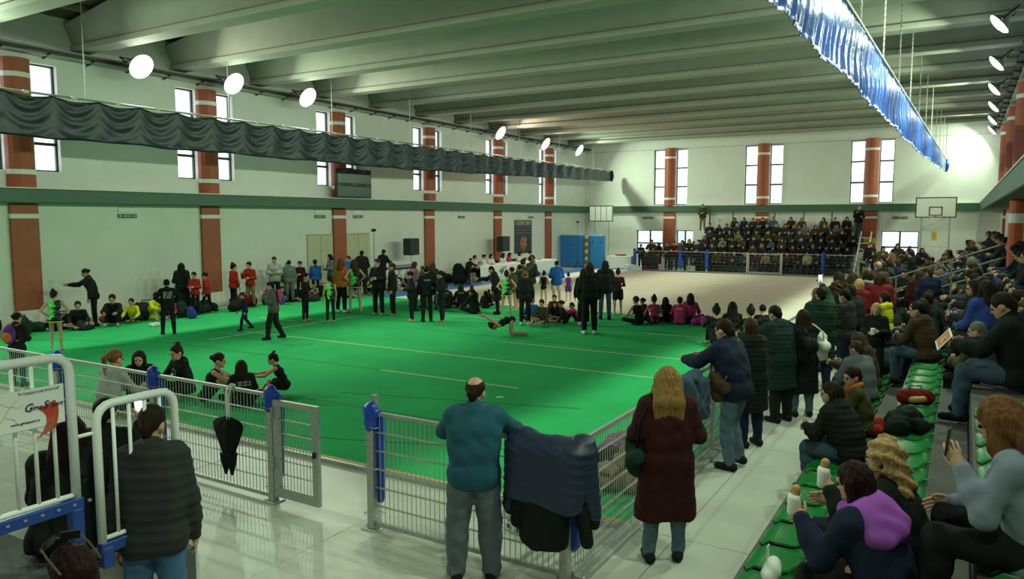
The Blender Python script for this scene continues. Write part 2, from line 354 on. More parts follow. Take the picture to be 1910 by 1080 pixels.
def skel(pose):
    p = POSES[pose] if isinstance(pose, str) else pose
    lean = R(p.get('lean', 0)); hun = R(p.get('hunch', 5)); S = {}
    tw = rz(R(p.get('twist', 0)))
    R1 = rx(-lean*.75)@ry(R(p.get('side', 0))*.6); R2 = tw@rx(-(lean+hun))@ry(R(p.get('side', 0)))
    S['R1'], S['R2'] = R1, R2
    up1, up2 = R1[:, 2], R2[:, 2]; rt1, rt2 = R1[:, 0], R2[:, 0]; fw2 = R2[:, 1]
    S['pel'] = np.zeros(3); S['waist'] = .17*up1; S['chest'] = S['waist']+.17*up2; S['neck'] = S['chest']+.155*up2
    hd = p.get('head', (0, 0)); S['RH'] = rz(R(hd[0]))@rx(-R(hd[1])); S['atlas'] = S['neck']+.05*up2+.025*S['RH'][:, 2]+.012*fw2
    sw = p.get('sw', .172)
    for s, k in ((-1, 'l'), (1, 'r')):
        sh = S['neck']-.035*up2+s*sw*rt2; S[k+'sh'] = sh
        a = p.get(k+'a', DOWN); d = [nrm((q[0]*s, q[1], q[2])) for q in a]
        S[k+'el'] = sh+.275*d[0]; S[k+'wr'] = S[k+'el']+.245*d[1]; S[k+'hd'] = d[1]
        hp = s*.088*rt1; S[k+'hp'] = hp
        g = p.get(k+'g', LEG); d = [nrm((q[0]*s, q[1], q[2])) for q in g]
        S[k+'kn'] = hp+.42*d[0]; S[k+'an'] = S[k+'kn']+.40*d[1]
        sh_ = d[1]; ft = np.array((s*.18, 1, 0)) if abs(sh_[2]) > .55 else np.array((s*.2, .25, 1.0))
        if p['tag'] == 'tuck': ft = np.array((0, -1, -.15))
        if p['tag'].startswith('floor_cross'): ft = np.array((-s*.8, .6, .0))
        ft = nrm(ft); S[k+'ft'] = S[k+'an']+.135*ft+np.array((0, 0, -.045 if abs(sh_[2]) > .55 else 0)); S[k+'he'] = S[k+'an']-.045*ft+np.array((0, 0, -.035 if abs(sh_[2]) > .55 else 0))
        S[k+'fd'] = ft
    return S
def parts_of(S, b='f', infl=0., ai=None, li=None):
    q = {'m': 1.06, 'f': .96, 'k': .88}[b]; ai = infl if ai is None else ai; li = infl if li is None else li
    R1, R2 = S['R1'], S['R2']; r1, r2, f2 = R1[:, 0], R2[:, 0], R2[:, 1]
    hipw, chw = (.075, .085) if b == 'm' else ((.08, .06) if b == 'f' else (.06, .055))
    T = [cap(S['pel']-hipw*r1, S['pel']+hipw*r1, .112*q+infl), cap(S['waist']-.05*r1, S['waist']+.05*r1, (.108 if b == 'm' else .092)*q+infl),
         cap(S['chest']-chw*r2, S['chest']+chw*r2, .112*q+infl), cap(S['pel'], S['chest'], .1*q+infl),
         cap(S['lsh']*.85+S['rsh']*.15, S['rsh']*.85+S['lsh']*.15, .062*q+infl), cap(S['chest'], S['neck']-.02*R2[:, 2], .1*q+infl, .06*q+infl)]
    if b == 'f': T += [ell(S['chest']+s*.07*r2+.085*f2, (.06+infl,)*3) for s in (-1, 1)]
    A, L, Ft = [], [], []
    for k in 'lr':
        A += [cap(S[k+'sh'], S[k+'el'], .054*q+ai, .041*q+ai), cap(S[k+'el'], S[k+'el']*.5+S[k+'wr']*.5, .041*q+ai, .038*q+ai), cap(S[k+'el']*.5+S[k+'wr']*.5, S[k+'wr'], .038*q+ai, .026*q+ai)]
        m = S[k+'kn']*.68+S[k+'an']*.32; cf = m
        L += [cap(S[k+'hp'], S[k+'kn'], .086*q+li, .056*q+li), cap(S[k+'kn'], m, .055*q+li, .054*q+li), cap(m, S[k+'an'], .054*q+li, .036*q+li)]
        Ft += [cap(S[k+'he'], S[k+'ft'], .034+infl*.3, .028+infl*.3), cap(S[k+'an'], S[k+'he']*.5+S[k+'ft']*.5, .036, .034)]
    return T, A, L, Ft
def head_parts(S, hs=1.):
    Rh, o = S['RH'], S['atlas']
    P = lambda x, y, z: o+Rh@(np.array((x, y, z))*hs)
    H = [ell(P(0, -.012, .118), np.array((.074, .092, .092))*hs, Rh), ell(P(0, .028, .052), np.array((.055, .062, .074))*hs, Rh),
         cap(P(0, .082, .09), P(0, .103, .056), .009*hs, .014*hs), cap(P(-.03, .078, .108), P(.03, .078, .108), .014*hs), ell(P(0, .072, -.002), np.array((.026, .02, .02))*hs, Rh)]
    H += [ell(P(s*.075, -.008, .072), np.array((.012, .024, .033))*hs, Rh) for s in (-1, 1)]
    N = [cap(S['neck']-.03*S['R2'][:, 2], P(0, -.01, .03), .058, .053)]
    sock = [ell(P(s*.031, .093, .083), np.array((.018, .014, .012))*hs) for s in (-1, 1)]
    return H, N, sock, P
def hands(S, fine, curl=.5):
    out_p, tubes = [], []
    for s, k in ((-1, 'l'), (1, 'r')):
        w, d = S[k+'wr'], S[k+'hd']; inn = np.array((-s, .15, 0.)); pn = inn-d*(inn@d)
        if np.linalg.norm(pn) < .2: pn = np.array((0, 0, -1.))-d*(-d[2])
        pn = nrm(pn); u = np.cross(d, pn)*s
        if u[1] < 0 and abs(d[2]) > .7: u = -u
        kn = w+.088*d
        out_p += [cap(w, w+.03*d, .026, .026), cap(w+.03*d-.014*u, kn-.026*u, .015, .012), cap(w+.03*d+.014*u, kn+.026*u, .016, .012), cap(w+.03*d, kn, .016, .012)]
        n = 7 if fine else 5
        for i, (off, ln) in enumerate(((.030, .070), (.010, .080), (-.010, .075), (-.029, .058))):
            p = kn+u*off-.01*d; pts = [p-.02*d, p+.012*d]; ang = .25*curl
            for seg in (.42, .33, .25):
                ang += .65*curl; pts.append(pts[-1]+ln*seg*(d*math.cos(ang)+pn*math.sin(ang)))
            tubes.append(qtube(pts, (.0095, .0095, .009, .0082, .007), n))
        b = w+.02*d+u*.016; t1 = b+.035*nrm(d*.8+u*.8+pn*.4); t2 = t1+.03*nrm(d+u*.25+pn*.6*curl); t3 = t2+.022*nrm(d+pn*curl)
        tubes.append(qtube([b-.012*d, b, t1, t2, t3], (.013, .0125, .011, .010, .008), n))
    return out_p, tubes
def zmin(S, prims): return min(float(pbounds(p)[0][2]) for p in prims)
CACHE = {}
def ground(pose, b, bare=False):
    key = ('z', str(pose), b)
    if key not in CACHE:
        S = skel(pose); T, A, L, Ft = parts_of(S, b); CACHE[key] = (S, zmin(S, T+L+Ft)-.008)
    return CACHE[key]
def shift(vf, z): v, f = vf; return v-np.array((0, 0, z)), f
def body_mesh(pose, b, hs, res, fine=False, curl=.5):
    key = ('b', str(pose), b, hs, res)
    if key in CACHE: return CACHE[key]
    S, z = ground(pose, b); T, A, L, Ft = parts_of(S, b); H, N, so, P = head_parts(S, hs); hp, tubes = hands(S, fine, curl)
    v, f = shift(soft(T+A+L+Ft+N+H+hp, res, .022, subs=so if res < .016 else ()), z)
    ps = [(v, f, 0)]+[(t[0]-np.array((0, 0, z)), t[1], 0) for t in tubes]
    r6 = .006 if fine else .008
    for s in (-1, 1):
        e0, e1 = P(s*.031, .078, .083), P(s*.031, .0915, .083)
        ps.append((*shift(qtube([e0, e1], (.0125*hs, .009*hs), 6), z), 1))
    ps.append((*shift(qtube([P(-.022, .083, .022), P(0, .092, .023), P(.022, .083, .022)], (.004, .0075, .004), 5), z), 2))
    CACHE[key] = to_mesh('body', ps, 3); return CACHE[key]
def quilt(axis_z=True, step=.062, amp=.008):
    return lambda X, Y, Z: amp*np.abs(np.sin(Z*math.pi/step+.6*np.sin(X*7)+.4*np.sin(Y*9)))+0*X*Y-amp*.6
def folds(amp=.006):
    return lambda X, Y, Z: amp*(.6*np.sin(X*38+Z*21+2.5*np.sin(Y*17+Z*7))+.6*np.sin(Y*33-Z*29+X*13+2*np.sin(Z*11))-1.0)
def top_mesh(pose, b, kind, res):
    key = ('t', str(pose), b, kind, res)
    if key in CACHE: return CACHE[key]
    S, z = ground(pose, b); up1, up2, f2 = S['R1'][:, 2], S['R2'][:, 2], S['R2'][:, 1]
    inf, arm, hem = {'jacket': (.026, .022, .13), 'puffer': (.026, .020, .11), 'sweater': (.016, .014, .11), 'hoodie': (.024, .02, .12), 'tee': (.012, .016, .1),
                     'coat': (.032, .024, .52), 'longpuffer': (.036, .028, .42), 'leo': (.008, .0, .3), 'leosleeve': (.008, .007, .3), 'cape': (.03, .03, .2)}[kind]
    T, A, L, Ft = parts_of(S, b, inf, arm); P = list(T); planes = []; sm = .05
    neckpt = S['neck']+.012*up2
    if kind in ('leo', 'leosleeve'):
        sm = .02; P = T
        if kind == 'leosleeve': P = T+A
    elif kind == 'tee':
        P += [A[0], A[3]]
    else:
        P += A
    if kind not in ('leo', 'leosleeve'):
        if hem > .2 and not any(x in str(pose) for x in ('sit', 'floor')):
            e = .30+.15*(hem > .45)
            for k in 'lr': P.append(cap(S[k+'hp'], S[k+'hp']+(S[k+'kn']-S[k+'hp'])*1.15, .098+inf, .112+inf))
            P.append(cap(S['pel'], (S['lkn']+S['rkn'])/2, .1+inf, .12+inf))
        else:
            P.append(cap(S['pel']-.05*up1-.07*S['R1'][:, 0], S['pel']-.05*up1+.07*S['R1'][:, 0], .105+inf))
            hem = min(hem, .13)
        sit = any(x in str(pose) for x in ('sit', 'floor'))
        planes.append((S['pel']-up1*(.085 if sit else hem), -up1))
        ww = .085 if b == 'm' else (.07 if b == 'f' else .06); r1_ = S['R1'][:, 0]
        if kind != 'tee': P += [cap(S['waist']-ww*r1_, S['waist']+ww*r1_, .098+inf), cap((S['waist']+S['chest'])/2-ww*r1_, (S['waist']+S['chest'])/2+ww*r1_, .098+inf)]
        if kind in ('jacket', 'coat', 'puffer', 'longpuffer'):
            P.append(cap(S['neck']+.005*up2-.03*f2, S['neck']+.045*up2-.02*f2, .066, .062))
        if kind in ('puffer', 'hoodie', 'longpuffer'):
            c = S['neck']-.02*up2-.085*f2
            P += [ell(c, (.125, .06, .085), S['R2']), cap(S['neck']+.03*up2-.06*f2-.06*S['R2'][:, 0], S['neck']+.03*up2-.06*f2+.06*S['R2'][:, 0], .04)]
    dsp = quilt() if 'puffer' in kind else (folds(.004) if kind in ('jacket', 'hoodie', 'sweater', 'coat') and res < .016 else None)
    v, f = shift(soft(P, res, sm, planes=planes, disp=dsp), z)
    CACHE[key] = to_mesh(kind, [(v, f, 0)]); return CACHE[key]
def bottom_mesh(pose, b, kind, res):
    key = ('l', str(pose), b, kind, res)
    if key in CACHE: return CACHE[key]
    S, z = ground(pose, b)
    if kind == 'skirt':
        up = S['R1'][:, 2]; ps = []; n = 24; V = []
        for i, (h, r) in enumerate(((.05, .135), (-.02, .155), (-.06, .18), (-.085, .205), (-.09, .2), (-.06, .17), (-.02, .145), (.05, .13))):
            for k in range(n):
                t = 2*math.pi*k/n; wv = 1+.07*math.sin(6*t)*(i in (3, 4))
                V.append(S['pel']+up*h+S['R1']@np.array((r*wv*math.cos(t), r*.82*wv*math.sin(t), 0)))
        Fq = [(i*n+k, i*n+(k+1) % n, (i+1)*n+(k+1) % n, (i+1)*n+k) for i in range(7) for k in range(n)]
        V2, F2 = shift((np.array(V), np.array(Fq)), z); CACHE[key] = to_mesh('skirt', [(V2, F2[:2*n], 0), (V2, F2[2*n:5*n], 1), (V2, F2[5*n:], 0)], 2); return CACHE[key]
    li = {'trousers': .02, 'baggy': .032, 'jeans': .014, 'leggings': .007, 'shorts': .016}[kind]
    T, A, L, Ft = parts_of(S, b, li*(.8 if kind != 'baggy' else .3), li=li)
    P = [T[0]]+L+[cap(S['pel'], S['pel']+.08*S['R1'][:, 2], .1+li, .095+li)]
    if kind == 'shorts': P = [T[0], cap(S['lhp'], S['lhp']*.4+S['lkn']*.6, .09+li), cap(S['rhp'], S['rhp']*.4+S['rkn']*.6, .09+li)]
    pl = [] if any(x in str(pose) for x in ('sit', 'floor', 'tuck')) else [(S['pel']+.10*S['R1'][:, 2], S['R1'][:, 2])]
    v, f = shift(soft(P, res, .02, planes=pl, disp=folds(.006) if kind in ('trousers', 'jeans', 'baggy') and res < .016 else None), z)
    CACHE[key] = to_mesh(kind, [(v, f, 0)]); return CACHE[key]
def shoe_mesh(pose, b, side, res, boot=False):
    key = ('s', str(pose), b, side, res, boot)
    if key in CACHE: return CACHE[key]
    S, z = ground(pose, b); k = side; an, he, ft = S[k+'an'], S[k+'he'], S[k+'ft']
    P = [cap(he, ft, .044, .038), cap(an+(S[k+'kn']-an)*(.35 if boot else .06), he*.5+ft*.5, .052 if boot else .046, .042), cap(he, an, .044, .046)]
    fl = float(min(he[2]-.034, ft[2]-.028))-.008
    v, f = shift(soft(P, min(res, .016), .02, planes=[((0, 0, fl), (0, 0, -1))] if abs(S[k+'fd'][2]) < .5 and 'floor' not in str(pose) else ()), z)
    CACHE[key] = to_mesh('shoe', [(v, f, 0)]); return CACHE[key]
def hair_prims(S, style, hs):
    Rh, o = S['RH'], S['atlas']; P = lambda x, y, z: o+Rh@(np.array((x, y, z))*hs)
    cr = ell(P(0, -.016, .124), np.array((.083, .098, .094))*hs, Rh); face = ell(P(0, .105, .045), np.array((.066, .085, .088))*hs, Rh)
    subs = [face]; X = [cr]; fl = None; back = -S['R2'][:, 1]*.075; dn = -S['R2'][:, 2]
    sh = S['neck']
    if style == 'bun': X += [ell(P(0, -.055, .222), np.array((.040, .040, .034))*hs, Rh), ell(P(0, -.09, .06), np.array((.05, .03, .05))*hs, Rh)]
    if style == 'lowbun': X += [ell(P(0, -.118, .12), np.array((.042, .036, .040))*hs, Rh)]
    if style in ('short', 'bald'): X += [cap(P(0, -.085, .07), P(0, -.075, .035), .045*hs, .035*hs)]
    if style == 'bald': subs = subs+[ell(P(0, -.045, .195), np.array((.064, .085, .07))*hs, Rh), ell(P(0, .03, .2), np.array((.068, .075, .07))*hs, Rh)]
    if style == 'bob': X += [cap(P(s*.07, -.03, .1), P(s*.072, -.02, -.005), .035*hs, .03*hs) for s in (-1, 1)]+[cap(P(0, -.07, .1), P(0, -.075, -.01), .06*hs, .05*hs)]
    if style == 'full':
        r2_, fw_ = S['R2'][:, 0], S['R2'][:, 1]; X[0] = ell(P(0, -.018, .122), np.array((.093, .108, .104))*hs, Rh); subs = [ell(P(0, .115, .04), np.array((.058, .085, .085))*hs, Rh)]
        for q in (-1, -.35, .35, 1):
            a = sh-fw_*.10+r2_*q*.07; X += [cap(P(q*.06, -.06, .1), a, .06, .06), cap(a, a+dn*.22+r2_*q*.03, .06, .03)]
        for s in (-1, 1):
            a = sh+r2_*s*.115+fw_*.02+dn*.03; X += [cap(P(s*.075, .0, .13), P(s*.092, .02, -.02), .034, .045), cap(P(s*.092, .02, -.02), a, .045, .05), cap(a, a+dn*.17+fw_*.05, .05, .02)]
    if style in ('long', 'curly', 'pony'):
        e = sh+back*(1.25)+dn*(.20 if style == 'long' else .13)
        if style == 'pony':
            X += [cap(P(0, -.1, .15), P(0, -.165, .1), .03, .035), cap(P(0, -.165, .1), sh+back*1.5+dn*.08, .035, .018)]
        else:
            wd = .05 if style == 'long' else .085
            for q in (-1, -.35, .35, 1):
                X.append(cap(P(q*.05, -.06, .1), sh+back*1.1+S['R2'][:, 0]*q*.05+dn*.02, .05, .045))
                X.append(cap(sh+back*1.1+S['R2'][:, 0]*q*.05+dn*.02, e+S['R2'][:, 0]*q*wd, .045, .025))
            for s in (-1, 1):
                X.append(cap(P(s*.073, .0, .12), P(s*.084, .015, -.03), .028, .034)); X.append(cap(P(s*.084, .015, -.03), sh+S['R2'][:, 0]*s*.10+dn*.10-back*.5, .034, .018))
    return X, subs
def hair_mesh(pose, b, style, hs, res):
    key = ('h', str(pose), b, style, hs, res)
    if key in CACHE: return CACHE[key]
    S, z = ground(pose, b); X, subs = hair_prims(S, style, hs); d = None
    if style == 'curly': d = lambda x, y, zz: .011*np.sin(x*95+2*np.sin(zz*60))*np.sin(y*90)*np.sin(zz*85)+.012*np.sin(zz*70+x*40)
    elif style in ('long', 'pony', 'bob', 'full') and res < .016: d = lambda x, y, zz: .004*np.sin(x*170+6*np.sin(zz*9))+.003*np.sin(y*150+zz*20)
    RH, o = S['RH'], S['atlas']; v, f = shift(soft(X, res, .025, subs=subs, disp=d), z)
    CACHE[key] = to_mesh('hair', [(v, f, 0)]); return CACHE[key]

CLOTH = {'black': (.010, .012, .012), 'char': (.028, .030, .030), 'navy': (.012, .018, .042), 'dteal': (.012, .030, .030), 'teal': (.020, .085, .130), 'grey': (.13, .135, .13),
 'lgrey': (.33, .34, .34), 'bluegrey': (.24, .27, .36), 'brown': (.055, .034, .018), 'tan': (.22, .16, .09), 'olive': (.055, .055, .022), 'maroon': (.042, .009, .011), 'red': (.34, .022, .016),
 'dred': (.16, .013, .014), 'pink': (.52, .045, .17), 'magenta': (.40, .045, .26), 'purple': (.36, .09, .50), 'violet': (.10, .03, .20), 'orange': (.52, .14, .03), 'yellow': (.62, .66, .02), 'lime': (.40, .62, .05),
 'blue': (.016, .09, .36), 'royal': (.03, .06, .28), 'white': (.72, .72, .68), 'bdenim': (.055, .125, .24), 'denim': (.045, .080, .125), 'ldenim': (.085, .135, .175), 'dgreen': (.012, .035, .024), 'mgrey': (.075, .078, .078), 'slate': (.11, .125, .15), 'mauve': (.22, .10, .20), 'cream': (.55, .5, .38)}
HAIR = {'black': (.010, .008, .006), 'dbrown': (.020, .012, .007), 'brown': (.05, .026, .012), 'auburn': (.16, .068, .026), 'blond': (.42, .27, .12), 'honey': (.26, .14, .045), 'grey': (.16, .15, .13), 'plum': (.020, .006, .008)}
def cloth(c): return mat('cloth_'+c, CLOTH[c], .85, spec=.18, bump=.12, bscale=90, var=.12, vscale=9, sheen=.0)
def hairm(c):
    k = 'hair_'+c
    if k in MATS: return MATS[k]
    m = mat(k, HAIR[c], .6, spec=.12, bump=.6, bscale=1.0, var=.4, vscale=1.0); n = m.node_tree.nodes; l = m.node_tree.links      # strands run down
    tc = next(x for x in n if x.type == 'TEX_COORD'); mp = n.new('ShaderNodeMapping'); mp.inputs['Scale'].default_value = (75, 75, 7); l.new(tc.outputs['Object'], mp.inputs['Vector'])
    for x in n:
        if x.type == 'TEX_NOISE': l.new(mp.outputs['Vector'], x.inputs['Vector'])
    return m
SKIN = [mat('skin_fair', (.52, .29, .20), .55, var=.05), mat('skin_tan', (.43, .23, .15), .55, var=.05)]
EYE = mat('eye_dark', (.02, .015, .012), .25); LIP = mat('lip', (.38, .12, .10), .5)
LEO_GREEN = leotard_mat('leotard_black_green', (.012, .014, .012), (.10, .72, .12)); LEO_MULTI = leotard_mat('leotard_violet_gold', (.10, .06, .25), (.45, .33, .10))
MATS['cloth_leogreen'] = LEO_GREEN; MATS['cloth_leomulti'] = LEO_MULTI
CLOTH['leogreen'] = CLOTH['leomulti'] = (0, 0, 0)
SIT_H = {}
def seat_h(pose, b): S, z = ground(pose, b); return -z-.112*{'m': 1.06, 'f': .96, 'k': .88}[b]
def top_h(pose, b, hs=1.): S, z = ground(pose, b); return float(S['atlas'][2]+.21*hs*max(.6, S['RH'][2, 2]))-z
def person(label, x, y, z, ang, scale, pose='stand', b='f', hair=('bun', 'black'), top=('jacket', 'black'), bottom=('leggings', 'black'), shoes='black', res=.021, fine=False, group=None, skin=0, curl=.5, hs=None, boot=False, slim=1.):
    hs = hs or (1.13 if b == 'k' else 1.0)
    t = thing('person', label, 'person', (x, y, z), ang, group); t.scale = (scale*slim, scale*slim, scale); JO[label] = (*ground(pose, b), Vector((x, y, z)), ang, scale)
    def child(name, me, *ms): o = link(name, me, t); dress(o, *ms); return o
    child('body', body_mesh(pose, b, hs, res, fine, curl), SKIN[skin], EYE, LIP)
    if top: child({'leo': 'leotard', 'leosleeve': 'leotard', 'longpuffer': 'long_coat', 'puffer': 'padded_jacket', 'tee': 'shirt'}.get(top[0], top[0]), top_mesh(pose, b, top[0], res), cloth(top[1]))
    if bottom: child('trousers' if bottom[0] == 'baggy' else bottom[0], bottom_mesh(pose, b, bottom[0], res), cloth('black' if bottom[0] == 'skirt' else bottom[1]), *([cloth('lime')] if bottom[0] == 'skirt' else []))
    if shoes:
        for k in 'lr': child('shoe', shoe_mesh(pose, b, k, res, boot), cloth(shoes))
    if hair: child('hair', hair_mesh(pose, b, hair[0], hs, res), hairm(hair[1]))
    return t
def far_mesh(pose, b, style, kind, res=.03):           # one mesh per spectator: slots skin, top, trousers, hair, eyes
    key = ('far', pose, b, style, kind)
    if key in CACHE: return CACHE[key]
    S, z = ground(pose, b); T, A, L, Ft = parts_of(S, b); H, N, so, P = head_parts(S, 1.); hp, tubes = hands(S, False)
    Z = np.array((0, 0, z)); ps = [(*shift(soft(N+H+hp+[cap(S[k+'wr'], S[k+'el'], .026, .03) for k in 'lr'], res*.75, .02), z), 0)]
    ps += [(q[0]-Z, q[1], 0) for q in tubes]
    T2, A2, _, _ = parts_of(S, b, .028, .022)
    ps.append((*shift(soft(T2+A2, res, .03), z), 1)); ps.append((*shift(soft(parts_of(S, b, .015)[2]+Ft+[T[0]], res, .02), z), 2))
    X, subs = hair_prims(S, style, 1.); ps.append((*shift(soft(X, res*.75, .02, subs=subs), z), 3))
    for s in (-1, 1): ps.append((*shift(qtube([P(s*.031, .075, .083), P(s*.031, .093, .083)], (.013, .010), 5), z), 4))
    CACHE[key] = to_mesh('spectator', ps, 5); return CACHE[key]
def far_person(label, x, y, z, ang, scale, pose, b, style, haircol, topcol, botcol, group=None, skin=0, kind='jacket'):
    o = link('person', far_mesh(pose, b, style, kind)); o.location = (x, y, z); o.rotation_euler = (0, 0, ang); o.scale = (scale,)*3
    dress(o, SKIN[skin], cloth(topcol), cloth(botcol), hairm(haircol), EYE); return tag(o, label, 'person', group)
# ================================================================== THE HALL
XL, XR, YB, YF = -21.8, 1.55, 45.8, -6.0
ST = lambda o: tag(o, kind='structure')
# floor: pale screed slabs with open joints where it shows, plain base under the carpets
fl = ST(MB().box(XL-.3, XR+.3, YF, YB+.3, -.30, -.012).build('floor', joint_mat))
slab_me = {}
def slab(x0, x1, y0, y1):
    o = MB().bbox(x0+.004, x1-.004, y0+.004, y1-.004, -.012, 0, .004).build('slab', slab_mat, fl)
xs = [-21.8, -19, -16.2, -13.4, -10.6, -7.8, -5.0, -2.2, -1.3]
for i in range(7):
    for y0, y1 in ((-6, -2.5), (-2.5, .4), (.4, 3.3), (3.3, 6.66)): slab(xs[i], xs[i+1], y0, y1)
yy = [-6, -2.5, .4, 3.3, 6.66, 9.9, 13.1, 16.3, 19.5, 22.7, 26, 29.2, 32.4, 35.6, 38.8, 42.3, 45.8]
for a, b in zip(yy, yy[1:]): slab(-2.2, -1.3, a, b)
for a, b in zip(yy[4:], yy[5:]): slab(-2.72, -2.2, a, b)
for a, b in zip(xs[:6], xs[1:7]): slab(a, b, 42.3, 45.8)
for a, b in zip(yy[4:], yy[5:]): slab(-21.8, -21.15, a, b)

def wall_with_holes(name, axis, pos, thick, a0, a1, z0, z1, holes, m):
    """axis 'x': wall at x=pos running along y; axis 'y': wall at y=pos running along x. thick is signed outward."""
    mb = MB(); cuts = sorted({a0, a1}|{h[0] for h in holes}|{h[1] for h in holes})
    for p, q in zip(cuts, cuts[1:]):
        hs = sorted([(h[2], h[3]) for h in holes if h[0] <= p+1e-6 and h[1] >= q-1e-6]); z = z0
        for b, t in hs+[(z1, z1)]:
            if b > z+1e-6:
                lo, hi = sorted((pos, pos+thick))
                if axis == 'x': mb.box(lo, hi, p, q, z, b)
                else: mb.box(p, q, lo, hi, z, b)
            z = t
    return ST(mb.build(name, m))
LC = [10.65, 16.5, 22.6, 28.6, 34.7, 40.5]
lh = []
for c in LC:
    zb = 4.30 if c < 40 else 3.86
    lh += [(c-1.09, c-.36, zb, 7.2), (c+.36, c+1.09, zb, 7.2)]
wl = wall_with_holes('wall_left', 'x', XL, -.4, YF, YB+.4, 0, 9.0, lh, white_wall)
BCX = [-15.95, -10.28, -4.5]
bh = []
for c in BCX: bh += [(c-1.09, c-.36, 3.86, 7.3), (c+.36, c+1.09, 3.86, 7.3)]
lowwin = [(-18.15, -16.38, .9, 2.27), (-15.5, -14.42, .9, 2.27), (-3.9, -2.08, .9, 2.33)]
bh += lowwin
wb = wall_with_holes('wall_back', 'y', YB, .4, XL-.4, XR+.4, 0, 10.4, bh, white_wall)
wr = wall_with_holes('wall_right', 'x', XR, .4, YF, YB+.4, 0, 9.0, [], white_wall)
wf = wall_with_holes('wall_front', 'y', YF, -.4, XL-.4, XR+.4, 0, 10.4, [], white_wall)
# panel joints of the precast walls
for z in (7.42,):
    ST(MB().box(XL, XL+.012, YF, YB, z, z+.02).build('trim_joint', print_grey, wl)); ST(MB().box(XL, XR, YB-.012, YB, z-.1, z-.08).build('trim_joint', print_grey, wb))
# windows
WN = [0]
def window(axis, pos, a0, a1, z0, z1, bars, mull=()):
    """frame as structure, panes as parts"""
    WN[0] += 1; f = .045; d = -.2 if axis == 'x' else .2
    mb = MB()
    def bx(mb, p, q, b, t, dd=.035, off=0.):
        c = pos+d+off
        if axis == 'x': mb.box(c-dd, c+dd, p, q, b, t)
        else: mb.box(p, q, c-dd, c+dd, b, t)
    bx(mb, a0, a0+f, z0, z1); bx(mb, a1-f, a1, z0, z1); bx(mb, a0, a1, z0, z0+f); bx(mb, a0, a1, z1-f, z1)
    for b in bars: bx(mb, a0, a1, b-.04, b+.04)
    for p in mull: bx(mb, p-.04, p+.04, z0, z1)
    o = ST(mb.build(f'window_{WN[0]}', dark_frame))
    for b, t in zip([z0]+list(bars), list(bars)+[z1]):
        for p, q in zip([a0]+list(mull), list(mull)+[a1]):
            g = MB(); bx(g, p+.03, q-.03, b+.03, t-.03, .005); g.build('pane', GLASS, o)
    return o
for c, zb in [(c, 4.30 if c < 40 else 3.86) for c in LC]:
    for a, b in ((c-1.09, c-.36), (c+.36, c+1.09)): window('x', XL, a, b, zb, 7.2, (5.06, 6.1))
for c in BCX:
    for a, b in ((c-1.09, c-.36), (c+.36, c+1.09)): window('y', YB, a, b, 3.86, 7.3, (5.0, 6.15))
for i, (a, b, z0, z1) in enumerate(lowwin): window('y', YB, a, b, z0, z1, (1.45,), ((a+b)/2,))
# columns: red, with white bands
def column(parent, x, y, axis):
    def blk(z0, z1, m, w=.36, d=.10, name='column_shaft', p=None):
        mb = MB()
        if axis == 'x': s = 1 if x < -10 else -1; x0, x1 = sorted((x, x+s*d)); mb.bbox(x0, x1, y-w, y+w, z0, z1, .012)
        else: mb.bbox(x-w, x+w, y-d, y, z0, z1, .012)
        return mb.build(name, m, p)
    root = ST(blk(.52, 3.4, red_paint, p=parent, name='column'))
    blk(3.0, 3.14, band_white, .366, .106, 'white_band', root); blk(.02, .52, band_white, .36, .10, 'white_base', root)
    zt = 7.2 if axis == 'x' else 7.35; n = 16; mb = MB()     # upper half-round shaft between the windows
    c = (x, y); rr = .36
    mb.lathe([(rr, 3.82), (rr, zt+.02)], n, (c[0], c[1], 0)); u = mb.build('column_shaft', red_paint, root, smooth=False)
    for z in (4.18, 6.72): MB().lathe([(rr+.006, z), (rr+.006, z+.13)], n, (c[0], c[1], 0)).build('white_band', band_white, root)
for c in LC: column(wl, XL, c, 'x')
for c in BCX: column(wb, c, YB, 'y')
for c in (16.5, 22.6, 28.6, 34.7, 40.5): column(wr, XR, c, 'x')
# dark green ledge round the hall
def ledge(name, x0, x1, y0, y1, p):
    o = ST(MB().bbox(x0, x1, y0, y1, 3.42, 3.80, .02).build(name, green_ledge, p))
    MB().box(x0-.01, x1+.01, y0-.01, y1+.01, 3.80, 3.83).build('ledge_cap', white_wall, o)
ledge('trim_1', XL, XL+.45, YF, YB, wl); ledge('trim_2', XL+.45, XR-.55, YB-.22, YB, wb); ledge('trim_3', .62, XR, 4.0, YB, wr)
# roof: brown deck on purlins, twelve deep double-pitched concrete beams
XM = (XL+XR)/2
ce = MB()
for a, b, za, zb in ((XL-.4, XM, 8.5, 10.0), (XM, XR+.4, 10.0, 8.5)):
    ce.add([(a, YF-.4, za), (b, YF-.4, zb), (b, YB+.4, zb), (a, YB+.4, za), (a, YF-.4, za+.2), (b, YF-.4, zb+.2), (b, YB+.4, zb+.2), (a, YB+.4, za+.2)],
           [(0, 3, 2, 1), (4, 5, 6, 7), (0, 1, 5, 4), (1, 2, 6, 5), (2, 3, 7, 6), (3, 0, 4, 7)])
ceil = ST(ce.build('ceiling', roof_under))
rz_ = lambda x: 8.5+1.5*(1-abs(x-XM)/(XM-XL+.4))
for k in range(11):
    x = XL+1.2+k*2.1
    MB().box(x-.06, x+.06, YF, YB, rz_(x)-.17, rz_(x)-.02).build('purlin', mat('weathered_wood', (.24, .18, .10), .8, var=.3, vscale=5), ceil)
